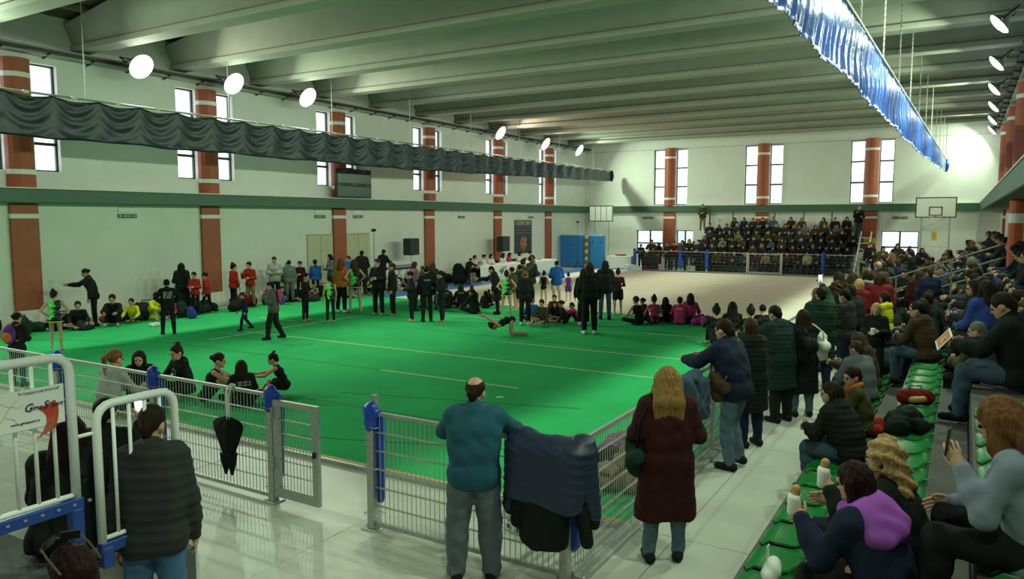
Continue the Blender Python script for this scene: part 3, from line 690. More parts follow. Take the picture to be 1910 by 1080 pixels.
def beam(y):
    mb = MB(); P = []; xs = [XL+.05, XL+.9, XL+3, XL+6, XL+9, XM, XR-9, XR-6, XR-3, XR-.9, XR-.05]
    for x in xs:
        zt = rz_(x)-.16; zb = 7.68
        prof = [(-.26, zb), (.26, zb), (.26, zb+.14), (.19, zb+.20), (.19+.42*(zt-zb-.2), zt-.03), (.19+.42*(zt-zb-.2), zt), (-.19-.42*(zt-zb-.2), zt), (-.19-.42*(zt-zb-.2), zt-.03), (-.19, zb+.20), (-.26, zb+.14)]
        P.append([(x, y+a, z) for a, z in prof])
    n = 10; vs = [p for r in P for p in r]
    fs = [(i*n+k, (i+1)*n+k, (i+1)*n+(k+1) % n, i*n+(k+1) % n) for i in range(len(P)-1) for k in range(n)]
    mb.add(vs, fs+[tuple(range(n)), tuple(reversed(range((len(P)-1)*n, len(P)*n)))])
    mb.build('roof_beam', concrete_beam, ceil)
for k in range(-4, 12): beam(9.3+3.1*k)
ST(MB().box(XL, XL+.28, YF, YB, 7.40, 7.62).build('trim_4', concrete_beam, wl))
ST(MB().box(XR-.28, XR, YF, YB, 7.40, 7.62).build('trim_5', concrete_beam, wr))
tray = ST(MB().box(XL+.30, XL+.42, YF, YB, 7.46, 7.54).build('trim_6', black_plastic, wl))
for k in range(36):
    MB().bar((XL+.02, 3+k*1.2, 7.36), (XL+.42, 3+k*1.2, 7.46), .04, .04).build('tray_bracket', black_plastic, tray)
tray2 = ST(MB().box(XR-.46, XR-.30, 8, YB, 7.5, 7.58).build('trim_7', black_plastic, wr))
for k in range(24): MB().bar((XR-.02, 10+k*1.5, 7.4), (XR-.5, 10+k*1.5, 7.5), .05, .05).build('tray_bracket', black_plastic, tray2)
# double doors on the left wall
def door(n, y0, y1):
    d = ST(MB().box(XL, XL+.05, y0, y1, 2.36, 2.41).build(f'door_{n}', cream_door))
    ym = (y0+y1)/2
    for a, b, hy in ((y0, ym, ym-.07), (ym, y1, ym+.07)):
        lf = MB().bbox(XL+.005, XL+.055, a+.006, b-.006, .02, 2.35, .008).build('door_leaf', cream_door, d)
        MB().bar((XL+.1, hy, .96), (XL+.1, hy, 1.16), .02, .02).build('handle', black_plastic, lf)
door(1, 20.85, 22.22); door(2, 22.98, 24.4)
# outside: grass, hill and trees beyond the back windows
ST(MB().box(-80, 60, YB+.5, 120, -.6, -.3).build('ground', mat('grass_outside', (.10, .16, .06), .9, var=.3)))
hb = MB(); P = []
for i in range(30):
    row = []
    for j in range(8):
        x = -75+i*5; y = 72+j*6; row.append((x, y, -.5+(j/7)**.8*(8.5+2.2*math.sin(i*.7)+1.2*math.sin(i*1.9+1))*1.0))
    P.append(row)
hb.grid(P); ST(hb.build('hill', mat('haze_painted_hillside', (.36, .42, .45), .9, var=.35, vscale=.25), smooth=True))  # pale blue-grey base colour has the distant haze painted in
# ------------------------------------------------------------------ floodlights
def floodlight(i, x, y, z, aim, power, col, label, group):
    ls = .72 if x > -10 else 1.0
    t = thing('floodlight', label, 'floodlight', (x, y, z), math.atan2(-(aim[0]-x), aim[1]-y), group)
    tilt = math.atan2(z-aim[2], math.hypot(aim[0]-x, aim[1]-y))
    def P(m):                                    # tilt the head about x; local +y is the beam
        m.v = [(a, b*math.cos(tilt)+c*math.sin(tilt), -b*math.sin(tilt)+c*math.cos(tilt)) for a, b, c in m.v]; return m
    h = MB(); prof = [(.12, -.34), (.16, -.20), (.34, -.02), (.37, .02), (.35, .02)]
    for r_, yv in prof: pass
    L = MB().lathe([(r_, yv) for r_, yv in prof], 20); L.v = [(a, c, b) for a, b, c in L.v]; L.f = [tuple(reversed(f)) for f in L.f]
    L.v = [(a*ls, b*ls, c*ls) for a, b, c in L.v]; P(L).build('housing', steel, t)
    q = MB().lathe([(.37, .03), (.31, .09), (.17, .13), (.02, .14)], 20); q.v = [(a, c, b) for a, b, c in q.v]; q.f = [tuple(reversed(f)) for f in q.f]
    q.v = [(a*ls, b*ls, c*ls) for a, b, c in q.v]; P(q).build('lens', mat('lens_%s' % i if col is not LIGHT_GREEN else 'lens_g', tuple(.35+.65*c for c in col), .3, emit=18), t, smooth=True)
    b = MB(); b.tube([(-.42, 0, .0), (-.42, -.40, .0), (.42, -.40, .0), (.42, 0, .0)], .02, 6); P(b).build('bracket', black_plastic, t)
    wx = (XL-x+.02) if x < -10 else (XR-x-.02); c_, s_ = math.cos(-t.rotation_euler[2]), math.sin(-t.rotation_euler[2])
    q_ = Vector((0, -.40*math.cos(tilt), .40*math.sin(tilt))); e_ = Vector((wx*c_, wx*s_, q_.z)); MB().tube([q_, e_], .03, 6).build('wall_arm', steel, t)
    ld = bpy.data.lights.new('floodlight_lamp', 'AREA'); ld.shape = 'DISK'; ld.size = .32; ld.energy = power; ld.color = col; ld.spread = R(150)
    lo = bpy.data.objects.new('lamp', ld); COL.objects.link(lo); lo.parent = t
    d = Vector((0, math.cos(tilt), -math.sin(tilt))); lo.location = d*.19; lo.rotation_euler = d.to_track_quat('-Z', 'Y').to_euler()
for i, (u, v, col, nm) in enumerate([(262, 106, LIGHT_NEUTRAL, 'first and largest'), (435, 140, LIGHT_GREEN, 'second, greenish'), (573, 168, LIGHT_NEUTRAL, 'third'), (933, 238, LIGHT_WARM, 'fourth, warm pinkish'), (1017, 268, LIGHT_GREEN, 'fifth'), (1080, 280, LIGHT_GREEN, 'sixth, nearest the far wall')]):
    p = PX(u, v, -20.7); floodlight(i, p.x, p.y, min(p.z, 7.40), (-9, p.y+1.0, 0), LAMP_L*(.75 if i < 3 else 1), col, f'{nm} glowing round floodlight along the left wall', 'left wall floodlights')
for k, y in enumerate((-2.0, 3.2, 8.6)): floodlight(30+k, -20.7, y, 7.45, (-9, y+1, 0), LAMP_L, LIGHT_GREEN, f'unseen floodlight on the left wall before the first one in view, {ORD[k+1]} of three', 'left wall floodlights')  # out of view, continuing the row; added to brighten the near floor
for k, y in enumerate((.5, 5.5, 10.5)): floodlight(40+k, .47, y, 7.45, (-8, y-.5, 0), LAMP_R*.45, LIGHT_GREEN, f'unseen floodlight on the right wall behind the camera, {ORD[k+1]} of three', 'right wall floodlights')  # unseen lamps of the right row, put in to lift the front floor
for k, (x, y) in enumerate([(.47, 15.6), (.47, 20.66), (.57, 25.76), (.66, 30.82), (.77, 35.55), (.86, 40.35), (.96, 44.85)]):
    floodlight(10+k, x, y, 7.40, (-8, y-.5 if y < 44 else y-.2, 0), LAMP_R*(1 if y < 33 else .55), LIGHT_GREEN, ('floodlight on the right wall above the near seats, out of view' if k == 0 else f'{ORD[k]} oblong lit floodlight from the top of the right wall'), 'right wall floodlights')
# ------------------------------------------------------------------ hanging dividing curtains
def curtain(name, label, xf, y0, y1, zt, zb, m, swag, n, blue):
    t = thing(name, label, 'curtain', (xf(y0), y0, 0))
    P = []; x00 = xf(y0)
    nz = 16
    for i in range(n+1):
        y = y0+(y1-y0)*i/n; row = []; ph = (y/swag) % 1.0; sag = 4*ph*(1-ph)
        e = min(1, (y1-y)/8.0)
        for j in range(nz+1):
            f = j/nz; top = zt; bot = zb(y)+(.025 if blue else .015)*math.sin(y*1.7)+(.012 if blue else .01)*math.sin(y*4.1)
            z = top+(bot-top)*f-(.07*sag*(1-f) if not blue else .03*sag*(1-f))
            if blue: dx = (.014*math.sin(y*13+1.5*math.sin(y*2.3))+.014*math.sin(y*5.3+f*2)+.010*math.sin(y*27+f*3))*(.35+.65*f)+.015*math.sin(f*8+y)
            else: dx = .05*math.cos(2*math.pi*ph)*(1-f*.7)+.017*math.sin(2*math.pi*3.0*(f-.42*sag*(1-.4*f)))*(.25+.75*sag)*(1-.5*f)+.006*math.sin(y*9+f*5)+.012*math.sin(y*3.1-f*6)*f
            row.append((xf(y)-x00+dx*e, y-y0, z))
        P.append(row)
    s = MB(); s.sheet(P, .012); s.build('curtain_sheet', m, t, smooth=True)
    r = MB(); r.tube([(xf(y0)-x00, 0, zt+.02), (xf(y1)-x00, y1-y0, zt+.02)], .03, 8); rail = r.build('rail', steel, t)
    e = MB(); e.tube([(xf(y1)-x00, y1-y0-.02, zt+.03), (xf(y1)-x00+.03, y1-y0+.02, (zt+zb(y1))/2), (xf(y1)-x00, y1-y0, zb(y1))], [.1, .14, .08], 10); e.build('rolled_end', m, t, smooth=True)
    k = 0; y = y0+.8
    while y < y1:
        h = MB()
        if blue:                                  # hanging chain: alternate links
            zz = zt+.05
            while zz < 9.0: h.box(xf(y)-x00-.016, xf(y)-x00+.016, y-y0-.008, y-y0+.008, zz, zz+.07); h.box(xf(y)-x00-.007, xf(y)-x00+.007, y-y0-.016, y-y0+.016, zz+.055, zz+.12); zz += .11
        else: h.tube([(xf(y)-x00, y-y0, zt), (xf(y)-x00, y-y0, 8.6)], .014, 5)
        h.build('hanging_chain' if blue else 'hanger', wire_m if blue else steel, t); y += 3.1 if blue else 4.4; k += 1
    y = y0+.3
    while not blue and y < y1-2: MB().box(-.03, .03, y-y0-.06, y-y0+.06, zt-.01, zt+.06).build('clip', band_white, t); y += swag
curtain('dividing_curtain', 'dark teal vinyl curtain rolled up along the left side of the hall', lambda y: -19.5, 6.0, 44.8, 6.02, lambda y: 4.98+max(0, (y-24)/20.8)*.40, vinyl_dark, 1.15, 900, False)
curtain('dividing_curtain', 'shiny blue vinyl curtain hanging overhead towards the right', lambda y: -1.72+.75*(y-3)/42, 3.0, 44.8, 6.0, lambda y: 5.0 if y < 26 else 5.0+(y-26)/18.8*.40, vinyl_blue, 1.3, 900, True)
# ------------------------------------------------------------------ carpets and floor marks
g = thing('green_carpet', 'green carpet covering the near half of the sports floor', 'carpet', (-12, 14, 0))
MB().bbox(-9.0, 9.28, -7.4, 7.75, .0, .045, .01).build('carpet_sheet', carpet_green, g)
MB().box(-9.0, 9.28, -7.45, -7.40, 0, .05).build('metal_edge', steel, g)
MB().box(-6, 9.28, -7.39, -7.33, .045, .05).build('yellow_edge_tape', gold_tape, g)
def strip(x0, y0, x1, y1, w, m, name, parent, o, z=.046):
    a = Vector((x0-o[0], y0-o[1], z)); b = Vector((x1-o[0], y1-o[1], z)); d = (b-a).normalized()*w/2; n = Vector((-d.y, d.x, 0)); up = Vector((0, 0, .004))
    N = 14; mb = MB(); P0 = []
    for i in range(N+1):
        p = a.lerp(b, i/N)+n*(.6*math.sin(i*1.7+x0) if name == 'seam' else 0); ww = n*(1 if name != 'seam' else .4+.6*abs(math.sin(i*2.1+y0)))
        P0.append((p-ww, p+ww))
    vs = [q for p in P0 for q in p]+[q+up for p in P0 for q in p]; k = 2*(N+1)
    fs = [(k+2*i, k+2*i+2, k+2*i+3, k+2*i+1) for i in range(N)]+[(2*i, 2*i+2, k+2*i+2, k+2*i) for i in range(N)]+[(2*i+1, k+2*i+1, k+2*i+3, 2*i+3) for i in range(N)]
    mb.add(vs, fs); return mb.build(name, m, parent)
o_ = (-12, 14)
for s in [(-9.7, 11.12, -6.55, 11.12), (-16.1, 13.15, -2.75, 13.15), (-9.4, 15.22, -2.75, 15.22), (-15.75, 11.8, -15.75, 17.3), (-14.2, 18.6, -9, 18.6), (-7, 18.3, -2.75, 18.3), (-18, 15.3, -16.4, 15.25)]:
    strip(*s, .05, tape_white, 'floor_line', g, o_)
for s in [(-16.2, 11.0, -9.6, 11.14), (-20.4, 9.2, -15.8, 11.2), (-15.5, 8.6, -6.2, 8.75), (-8.2, 6.9, -3.0, 8.7), (-12.5, 15.9, -6.0, 15.7), (-17, 12.6, -13.3, 12.2), (-9, 9.3, -5, 10.4), (-14, 7.2, -9.5, 7.5)]:
    strip(*s, .045, seam_m, 'seam', g, o_)
bc = thing('beige_carpet', 'beige competition carpet in front of the far stand', 'carpet', (-11, 31, 0))
MB().bbox(-7.3, 8.2, -9.15, 9.5, 0, .05, .01).build('carpet_sheet', carpet_beige, bc)
MB().box(-8.6, -7.32, -9.15, 10.6, 0, .045).build('blue_border', mat_blue, bc); MB().box(-7.32, -4.4, 9.52, 10.4, 0, .045).build('blue_border', mat_blue, bc)
# ------------------------------------------------------------------ welded mesh fences
def fence_panel(label, a, b, h=1.15, bars=.054, group=None, name='mesh_fence', rows=6, zb=.06, frame=None, wire=.0055):
    a = Vector(a); b = Vector(b); L = (b-a).length; t = thing(name, label, 'fence', a, math.atan2((b-a).y, (b-a).x), group)
    fr = MB(); fr.bar((0, 0, h), (L, 0, h), .035, .035) if not frame else None
    if frame:
        for q in ((0, frame), (L-frame, L)): fr.box(q[0], q[1], -.02, .02, zb, h)
        fr.box(frame, L-frame, -.02, .02, h-frame*.7, h); fr.box(frame, L-frame, -.02, .02, zb, zb+frame*1.25)
        fr.build('frame', steel, t)
        for yv in (.45, .98): MB().tube([(0, -.03, yv-.06), (0, -.03, yv+.06)], .014, 6).build('hinge', steel, t)
        MB().bar((L-frame/2, -.05, .62), (L-frame/2, .05, .62), .02, .06).build('latch', black_plastic, t)
    else: fr.build('top_rail', steel, t); MB().bar((0, 0, zb), (L, 0, zb), .03, .04).build('bottom_rail', steel, t)
    f0 = frame or .0; m = MB(); n = int((L-2*f0)/bars)
    z0, z1 = (zb+f0*1.25, h-f0*.7) if frame else (zb, h)
    for i in range(1, n+1): x = f0+i*(L-2*f0)/(n+1); m.bar((x, 0, z0), (x, 0, z1), wire, wire)
    for k in range(1, rows):
        z = z0+(z1-z0)*k/rows
        for s in (-1, 1): m.bar((f0, s*.008, z), (L-f0, s*.008, z), wire*1.3, wire*1.6)
    tag(m.build('wire_mesh', wire_far if group == 'far fence' else wire_m, t), kind='stuff'); return t
def fence_post(label, x, y, h=1.2, wrap=True, group=None, full=False, r=.04):
    t = thing('fence_post', label, 'post', (x, y, 0), 0, group)
    MB().bbox(-r, r, -r, r, .012, h, .006).build('post', steel, t); MB().bbox(-r-.05, r+.05, -r-.04, r+.04, 0, .014, .004).build('base_plate', steel, t)
    for s in (-1, 1):
        MB().lathe([(.012, .014), (.012, .03)], 6, (s*(r+.03), 0, 0)).build('bolt', steel, t)
    if wrap:
        P = [cap((0, 0, h-.16), (0, 0, h), .075, .062), cap((-.05, .0, h-.03), (.07, .0, h-.04), .045, .05)] if not full else [cap((0, 0, .3), (0, 0, h), .10, .09)]
        vf = soft(P, .016, .03, disp=lambda X, Y, Z: .008*np.sin(X*55+Z*40)*np.sin(Y*47-Z*31))
        o = link('blue_wrap', to_mesh('blue_wrap', [(*vf, 0)]), t); dress(o, blue_wrap)
        if not full:
            vf = soft([cap((.05, .06, .28), (.06, .05, h-.1), .035, .05), cap((.09, .04, .32), (.075, .05, h-.1), .028, .045)], .016, .02, disp=lambda X, Y, Z: .007*np.sin(X*60+Y*40)*np.sin(Z*9+1))
            o = link('blue_strip', to_mesh('blue_strip', [(*vf, 0)]), t); dress(o, blue_wrap)
            for zz in (h-.18, .62, .16): MB().tube([(r+.05, -.06, zz), (-.05, -.07, zz+.01), (-.055, .06, zz), (.1, .075, zz-.01), (r+.05, -.06, zz)], .004, 5).build('tie', wire_m, t)
    return t
FY = 5.35
post_x = [-6.18, -8.2, -10.3, -12.4]
for i, x in enumerate(post_x): fence_post(['steel fence post with blue wrap beside the open gate leaf', 'blue-wrapped fence post behind the umbrella panel, next left of the gate', 'blue-wrapped fence post behind the large white barrier', 'blue-wrapped fence post at the left picture edge'][i], x, FY, 1.2)
for i in range(3): fence_panel(['mesh fence panel with a black umbrella hooked on it', 'mesh fence panel in front of the girls sitting on the carpet', 'leftmost mesh fence panel behind the large white barrier'][i], (post_x[i+1]+.05, FY, 0), (post_x[i]-.05, FY, 0), 1.15)
fence_panel('narrow framed mesh gate leaf standing beside the gap', (-6.12, FY-.02, 0), (-5.47, FY-.02, 0), 1.12, bars=.05, name='mesh_gate', frame=.085, zb=.08)
fence_post('steel fence post with blue wrap right of the gap', -4.79, FY, 1.2)
MB_l = MB().box(-.02, .03, -.03, .03, .0, 1.3); tag(MB_l.build('gate_stop', steel), 'thin bare steel upright behind the post right of the gap', 'post').location = (-4.83, FY+.09, 0)
fence_panel('near mesh fence panel the man in the teal jacket leans on', (-4.74, FY, 0), (-2.75, FY, 0), 1.15)
fence_post('steel corner fence post under the hanging coats', -2.70, FY, 1.17, wrap=True)
ys = [FY+.05, 7.4, 9.45, 11.5, 13.55, 15.6, 17.65, 19.7, 21.75]
rl = ['right-hand mesh fence panel beside the woman in the maroon coat', 'mesh fence panel under the hanging denim jacket', 'mesh fence panel beside the man in the navy jacket and jeans']
for i, (a, b) in enumerate(zip(ys, ys[1:])):
    fence_panel(rl[i] if i < 3 else f'{ORD[i+1]} mesh fence panel from the corner along the walkway', (-2.66, a, 0), (-2.66, b-.06, 0), 1.15, bars=.054 if i < 4 else .09, group='walkway fence'); MB().bbox(0, b-a-.06, -.11, .03, .0, .05, .006).build('base_strip', steel, COL.objects[[o.name for o in COL.objects if o.name.startswith('mesh_fence')][-1]])
    fence_post(f'slim steel post at the far end of the {ORD[i+1]} walkway fence panel', -2.66, b-.03, 1.15, wrap=False, group='walkway fence', r=.03)
bx_ = [-16.4, -13.67, -12.15, -9.95, -8.15, -6.1, -4.1]
for i, (a, b) in enumerate(zip(bx_, bx_[1:])):
    fence_panel(f'{ORD[i+1]} mesh panel from the left of the far fence before the stand', (a, 41.3, 0), (b-.06, 41.3, 0), 1.15, bars=.10, group='far fence', frame=.08 if i == 3 else None, name='mesh_fence', wire=.008)
for i, x in enumerate(bx_):
    blue = i in (0, 1, 2, 5)
    fence_post(f'{ORD[i+1]} {"blue-padded" if blue else "bare steel"} post from the left of the far fence', x-.03, 41.28, 1.2, wrap=blue, full=blue, group='far fence posts')
# ================================================================== FIXED FURNISHINGS
# scoreboard standing on the ledge
t = thing('scoreboard', 'dark electronic scoreboard standing on the green ledge of the left wall', 'scoreboard', (XL+.43, 23.05, 3.84))
MB().bbox(-.06, .06, -1.02, 1.02, 0, 1.16, .015).build('casing', black_plastic, t)
scr = mat('dark_green_screen', (.035, .085, .065), .22)
for a, b in ((.05, .46), (.58, .98)): MB().bbox(.055, .07, -.97, .97, a, b, .006).build('screen', scr, t)
for tx, yy_, zz in (('LOCALI', -.55, 1.07), ('OSPITI', .55, 1.07), ('PERIODO', 0, .54), ('FALLI', -.78, .52), ('FALLI', .78, .52)):
    lettering(tx, .09, print_grey, t, (.063, yy_, zz), (math.pi/2, 0, math.pi/2))
# emergency exit signs
exit_g = mat('exit_sign_green', (.01, .16, .07), .5)
def exit_sign(x, y, z, axis, w_, label):
    t = thing('exit_sign', label, 'sign', (x, y, z), math.pi/2 if axis == 'x' else 0, 'exit signs under the ledge')
    MB().bbox(-w_/2, w_/2, -.02, 0, -.06, .06, .004).build('plate', exit_g, t)
    MB().bbox(-w_/2+.02, w_/2-.02, -.015, 0, .1, .26, .01).build('lamp_box', band_white, t)
    lettering('USCITA', .075, paper_white, t, (0, -.021, 0), (math.pi/2, 0, 0))
    for s in (-1, 1): polys('arrow', [([(s*w_*.44, -.021, 0), (s*w_*.36, -.021, .035), (s*w_*.36, -.021, -.035)][::(1 if s < 0 else -1)], (0, -1, 0))], paper_white, t)
for i, y in enumerate((13.6, 21.58, 23.75, 31.3, 38.4)): exit_sign(XL+.01, y, 3.08, 'x', .6, f'{ORD[i+1]} green exit sign from the left on the left wall')
for p, n in ((PY(1209, 404, YB), 'left'), (PY(1679, 401, YB), 'right')): exit_sign(p.x, YB-.01, 3.05, 'y', .75, f'green exit sign on the far wall towards the {n}')
# poster and banner on the left wall
t = thing('poster', 'dark tall poster with an orange bouquet picture on the left wall', 'poster', (XL+.02, 37.5, 1.02))
MB().bbox(0, .015, -.98, .98, 0, 1.9, .004).build('sheet', mat('poster_dark', (.035, .045, .055), .45, var=.3), t)
pb = MB()
for zz, n_, s_ in ((1.52, 11, .05), (1.36, 9, .07), (1.18, 10, .07)):
    for k in range(n_):
        yk = -.7+1.4*k/(n_-1); pb.box(.015, .018, yk-.045, yk+.035, zz-s_/2, zz+s_/2*(.5+.5*math.sin(k*2.3)))
pb.build('print_lines', print_grey, t)
for k in range(30):
    a = k*2.4; r_ = .07*math.sqrt(k); yk, zk = .62*r_*math.cos(a)*1.6, .62+.62*r_*math.sin(a)*1.5
    fo = MB().lathe([(.085, 0), (.05, .006)], 7).build('flower', mat(['flower_orange', 'flower_red', 'flower_peach'][k % 3], [(.40, .13, .05), (.34, .05, .04), (.50, .28, .16)][k % 3], .6), t); fo.location = (.014, yk, zk); fo.rotation_euler = (0, math.pi/2, 0)
MB().box(.013, .017, -.2, .2, .1, .42).build('bouquet_wrap', mat('flower_red', (0, 0, 0)), t)
MB().box(.013, .017, -.9, .9, 1.62, 1.86).build('sponsor_strip', mat('poster_tan', (.28, .22, .14), .5, var=.5, vscale=3), t)
t = thing('banner', 'white banner on the left wall below the dark poster', 'banner', (XL+.02, 38.1, .25)); MB().bbox(0, .012, -.9, .9, 0, .72, .004).build('sheet', cloth_white, t)
for k in range(3): MB().box(.012, .015, -.6+.1*k, .6-.15*k, .22+.13*k, .26+.13*k).build('print_line', mat('pale_blue_print', (.25, .42, .6), .6), t)
# loudspeakers on stands
for (u0, u1, v0, v1), nm in (((757, 777, 445, 475), 'beside the second mixer stand'), ((931, 946, 441, 468), 'by the wall column behind the judges')):
    p, q = PX(u0, v0, -20.9), PX(u1, v1, -20.9)
    t = thing('loudspeaker', f'black loudspeaker on a thin stand {nm}', 'speaker', ((p.x, (p.y+q.y)/2, 0)), -math.pi/2, 'loudspeakers')
    W = abs(q.y-p.y)*.9; h0, h1 = q.z, p.z
    MB().bbox(-W/2, W/2, -.2, .2, h0, h1, .02).build('cabinet', black_plastic, t)
    MB().bbox(-W/2+.03, W/2-.03, .2, .212, h0+.03, h1-.03, .004).build('grille', mat('speaker_grille', (.03, .03, .032), .7, bump=.4, bscale=200), t)
    MB().tube([(0, 0, .45), (0, 0, h0)], .02, 8).build('pole', steel, t)
    for k in range(3):
        a = k*2.094; MB().bar((0, 0, .5), (.4*math.cos(a), .4*math.sin(a), .01), .025, .025).build('leg', black_plastic, t)
# tall stands
def tall_stand(p, top, label, cat, head):
    t = thing(head, label, cat, (p.x, p.y, 0)); MB().tube([(0, 0, .3), (0, 0, top*.55), (0, 0, top)], .016, 7, r2=.009).build('pole', black_plastic, t)
    for k in range(3): MB().bar((0, 0, .45), (.35*math.cos(k*2.094+.4), .35*math.sin(k*2.094+.4), .01), .02, .02).build('leg', black_plastic, t)
    MB().bbox(-.05, .05, -.1, .07, top, top+.11, .01).build('camera' if 'camera' in head else 'clip_head', black_plastic, t)
    if 'camera' in head: MB().tube([(.05, -.03, top+.05), (.14, -.03, top+.07)], .03, 8).build('camera_lens', black_plastic, t)
p = PX(699, 540, -20.0); tall_stand(Vector((p.x, p.y, 0)), PX(700, 432, -20).z, 'tall black tripod with a small camera beside the cream doors', 'tripod', 'camera_tripod')
tall_stand(Vector((-20.0, 41.0, 0)), 2.75, 'tall thin black stand in front of the blue crash mat', 'stand', 'microphone_stand')
# mixer table
p = PX(745, 497, -20.2)
t = thing('mixer_stand', 'audio mixer on a folding cross-leg stand beside the wall', 'mixer', (p.x, p.y, 0), -math.pi/2)
for s in (-1, 1):
    for a, b in ((-.3, .3), (.3, -.3)): MB().bar((a*1.1, s*.18, .02), (b*1.1, s*.18, .9), .03, .03).build('leg', steel, t)
MB().bbox(-.6, .6, -.28, .28, .9, .98, .01).build('board', black_plastic, t)
m = MB().add([(-.5, -.25, .98), (.5, -.25, .98), (.5, .22, .98), (-.5, .22, .98), (-.5, -.25, 1.02), (.5, -.25, 1.02), (.5, .22, 1.10), (-.5, .22, 1.10)], [(4, 5, 6, 7), (0, 1, 5, 4), (1, 2, 6, 5), (2, 3, 7, 6), (3, 0, 4, 7), (0, 3, 2, 1)])
mx = m.build('mixer', print_grey, t); k_ = MB()
for i in range(10):
    for j in range(3): k_.box(-.45+.1*i, -.42+.1*i, -.2+.14*j, -.17+.14*j, 1.03+.024*j, 1.06+.024*j)
k_.build('sliders', white_tube, mx)['kind'] = 'stuff'
# judges' table: two cloth-covered trestle tables in a row
def judge_table(y0, y1, label, emblem):
    t = thing('judging_table', label, 'table', (-19.75, (y0+y1)/2, 0)); h = (y1-y0)/2
    MB().bbox(-.4, .4, -h, h, .73, .76, .008).build('table_top', cream_door, t)
    for sx in (-.33, .33):
        for sy in (-h+.15, h-.15): MB().tube([(sx, sy, 0.0), (sx, sy, .73)], .018, 6).build('leg', steel, t)
    P = []; n = 40
    for i in range(n+1):
        y = -h-.01+(2*h+.02)*i/n; wv = .012*math.sin(i*1.3)+.008*math.sin(i*.7)
        P.append([(.44+.05*1+wv, y, .06), (.43+wv*.6, y, .4), (.42, y, .74), (.40, y, .772), (0, y, .774), (-.41, y, .772)])
    s = MB(); s.sheet(P, .006); c = s.build('tablecloth', cloth_white, t, smooth=True)
    if emblem:
        def swoosh(pts, m): polys('emblem', [([(.462, a, b) for a, b in pts], (1, 0, 0))], m, c, .012)
        swoosh([(-.25, .50), (-.05, .30), (.02, .34), (-.15, .55)], print_green); swoosh([(-.02, .36), (.12, .44), (.06, .66), (-.02, .60)], print_green)
        swoosh([(.16, .50), (.30, .62), (.36, .68), (.24, .66)], print_red); swoosh([(.18, .46), (.38, .36), (.52, .34), (.30, .30)], print_red)
        swoosh([(-.35, .17), (.6, .17), (.6, .20), (-.35, .20)], mat('pale_blue_print', (.25, .42, .6), .6))
    return t
judge_table(29.3, 33.1, "judges' table with white cloth and green and red emblem", True); judge_table(33.2, 37.0, "judges' table with plain white cloth, the farther one", False)
for i, (y, c_) in enumerate(((29.9, 'dred'), (31.0, 'black'), (32.2, 'white'), (33.6, 'olive'), (34.6, 'white'), (35.8, 'black'))):
    b = MB().bbox(-.1, .1, -.15, .15, 0, .02, .004).build('papers', cloth(c_)); b.location = (-19.78, y, .775); b.rotation_euler = (0, 0, .3*math.sin(i*3))
    tag(b, f'{ORD[i+1]} flat folder of papers from the left on the judges table', 'papers', 'papers on the judges table')
# standing crash mats with pole, white table
def at(u, Y, v=500): return PY(u, v, Y).x
t = thing('crash_mat', 'large dark blue crash mat standing upright by the left corner', 'mat', (-20.65, 42.0, 0)); MB().bbox(-1.0, .62, -.16, .16, .02, 2.0, .05).build('cover', mat_blue, t)
for zz in (.02+.66, 1.34): MB().box(-1.0, .62, -.166, -.16, zz, zz+.015).build('welt', blue_wrap, t)
t = thing('crash_mat', 'lighter blue crash mat leaning right of the ochre striped pole', 'mat', (-19.2, 42.2, 0)); MB().bbox(-.62, .45, -.14, .14, .02, 2.0, .05).build('cover', mat('light_blue_vinyl', (.03, .24, .56), .45, bump=.5, bscale=3), t)
for sx in (-.3, .25): MB().bbox(sx-.04, sx+.04, -.16, -.14, 1.5, 1.62, .006).build('handle', blue_wrap, t)
t = thing('striped_pole', 'ochre padded pole with dark stripes between the crash mats', 'pole', (-19.82, 41.85, 0))
for k in range(9): MB().lathe([(.09, .02+k*.22), (.10, .06+k*.22), (.10, .19+k*.22), (.09, .235+k*.22)], 10).build('pad', yellow if k % 2 == 0 else mat('ochre_dark', (.16, .11, .03), .6), t)
t = thing('white_table', 'table with a white cloth and red folder by the far wall', 'table', (-17.7, 42.3, 0))
P = [[(x, -.38, .03), (x, -.37, .4), (x, -.36, .76), (x, 0, .78), (x, .36, .76), (x, .37, .03)] for x in [-.78+.078*i+.0 for i in range(21)]]
s = MB(); s.sheet(P, .01); s.build('tablecloth', cloth_white, t)
for sx in (-.7, .7):
    for sy in (-.3, .3): MB().tube([(sx, sy, 0), (sx, sy, .75)], .02, 6).build('leg', steel, t)
MB().bbox(-.4, .2, .2, .34, .03, .9, .01).build('emblem_board', cream_door, t)
fd = MB().bbox(-.3, .3, -.15, .15, 0, .06, .01).build('folder', cloth('red')); fd.location = (-17.75, 42.3, .785); tag(fd, 'red folder lying on the white table by the far wall', 'folder')
for i, (u, Y, h_) in enumerate(((1175, 41.0, .32), (1187, 40.7, .26), (1238, 41.9, .35), (1290, 41.9, .3))):
    x = at(u, Y); t = thing('white_box', ['small white box right of the white table', 'low white box in front of the first far fence pad', 'white box behind the far fence near the banner stand', 'white box on the floor behind the far fence bench'][i], 'box', (x, Y, 0))
    MB().bbox(-.26, .26, -.2, .2, 0, h_, .02).build('carton', paper_white, t); MB().bbox(-.28, .28, -.22, .22, h_-.05, h_+.02, .012).build('lid', cloth_white, t)
t = thing('banner_stand', 'small banner stand with orange flower print behind the far fence', 'banner', (at(1215, 42.2), 42.2, 0))
MB().bbox(-.5, .5, -.02, .02, .25, 1.02, .004).build('panel', mat('poster_dark', (0, 0, 0)), t); MB().bbox(-.5, .5, -.035, -.022, .8, .95, .003).build('orange_strip', mat('flower_orange', (0, 0, 0)), t)
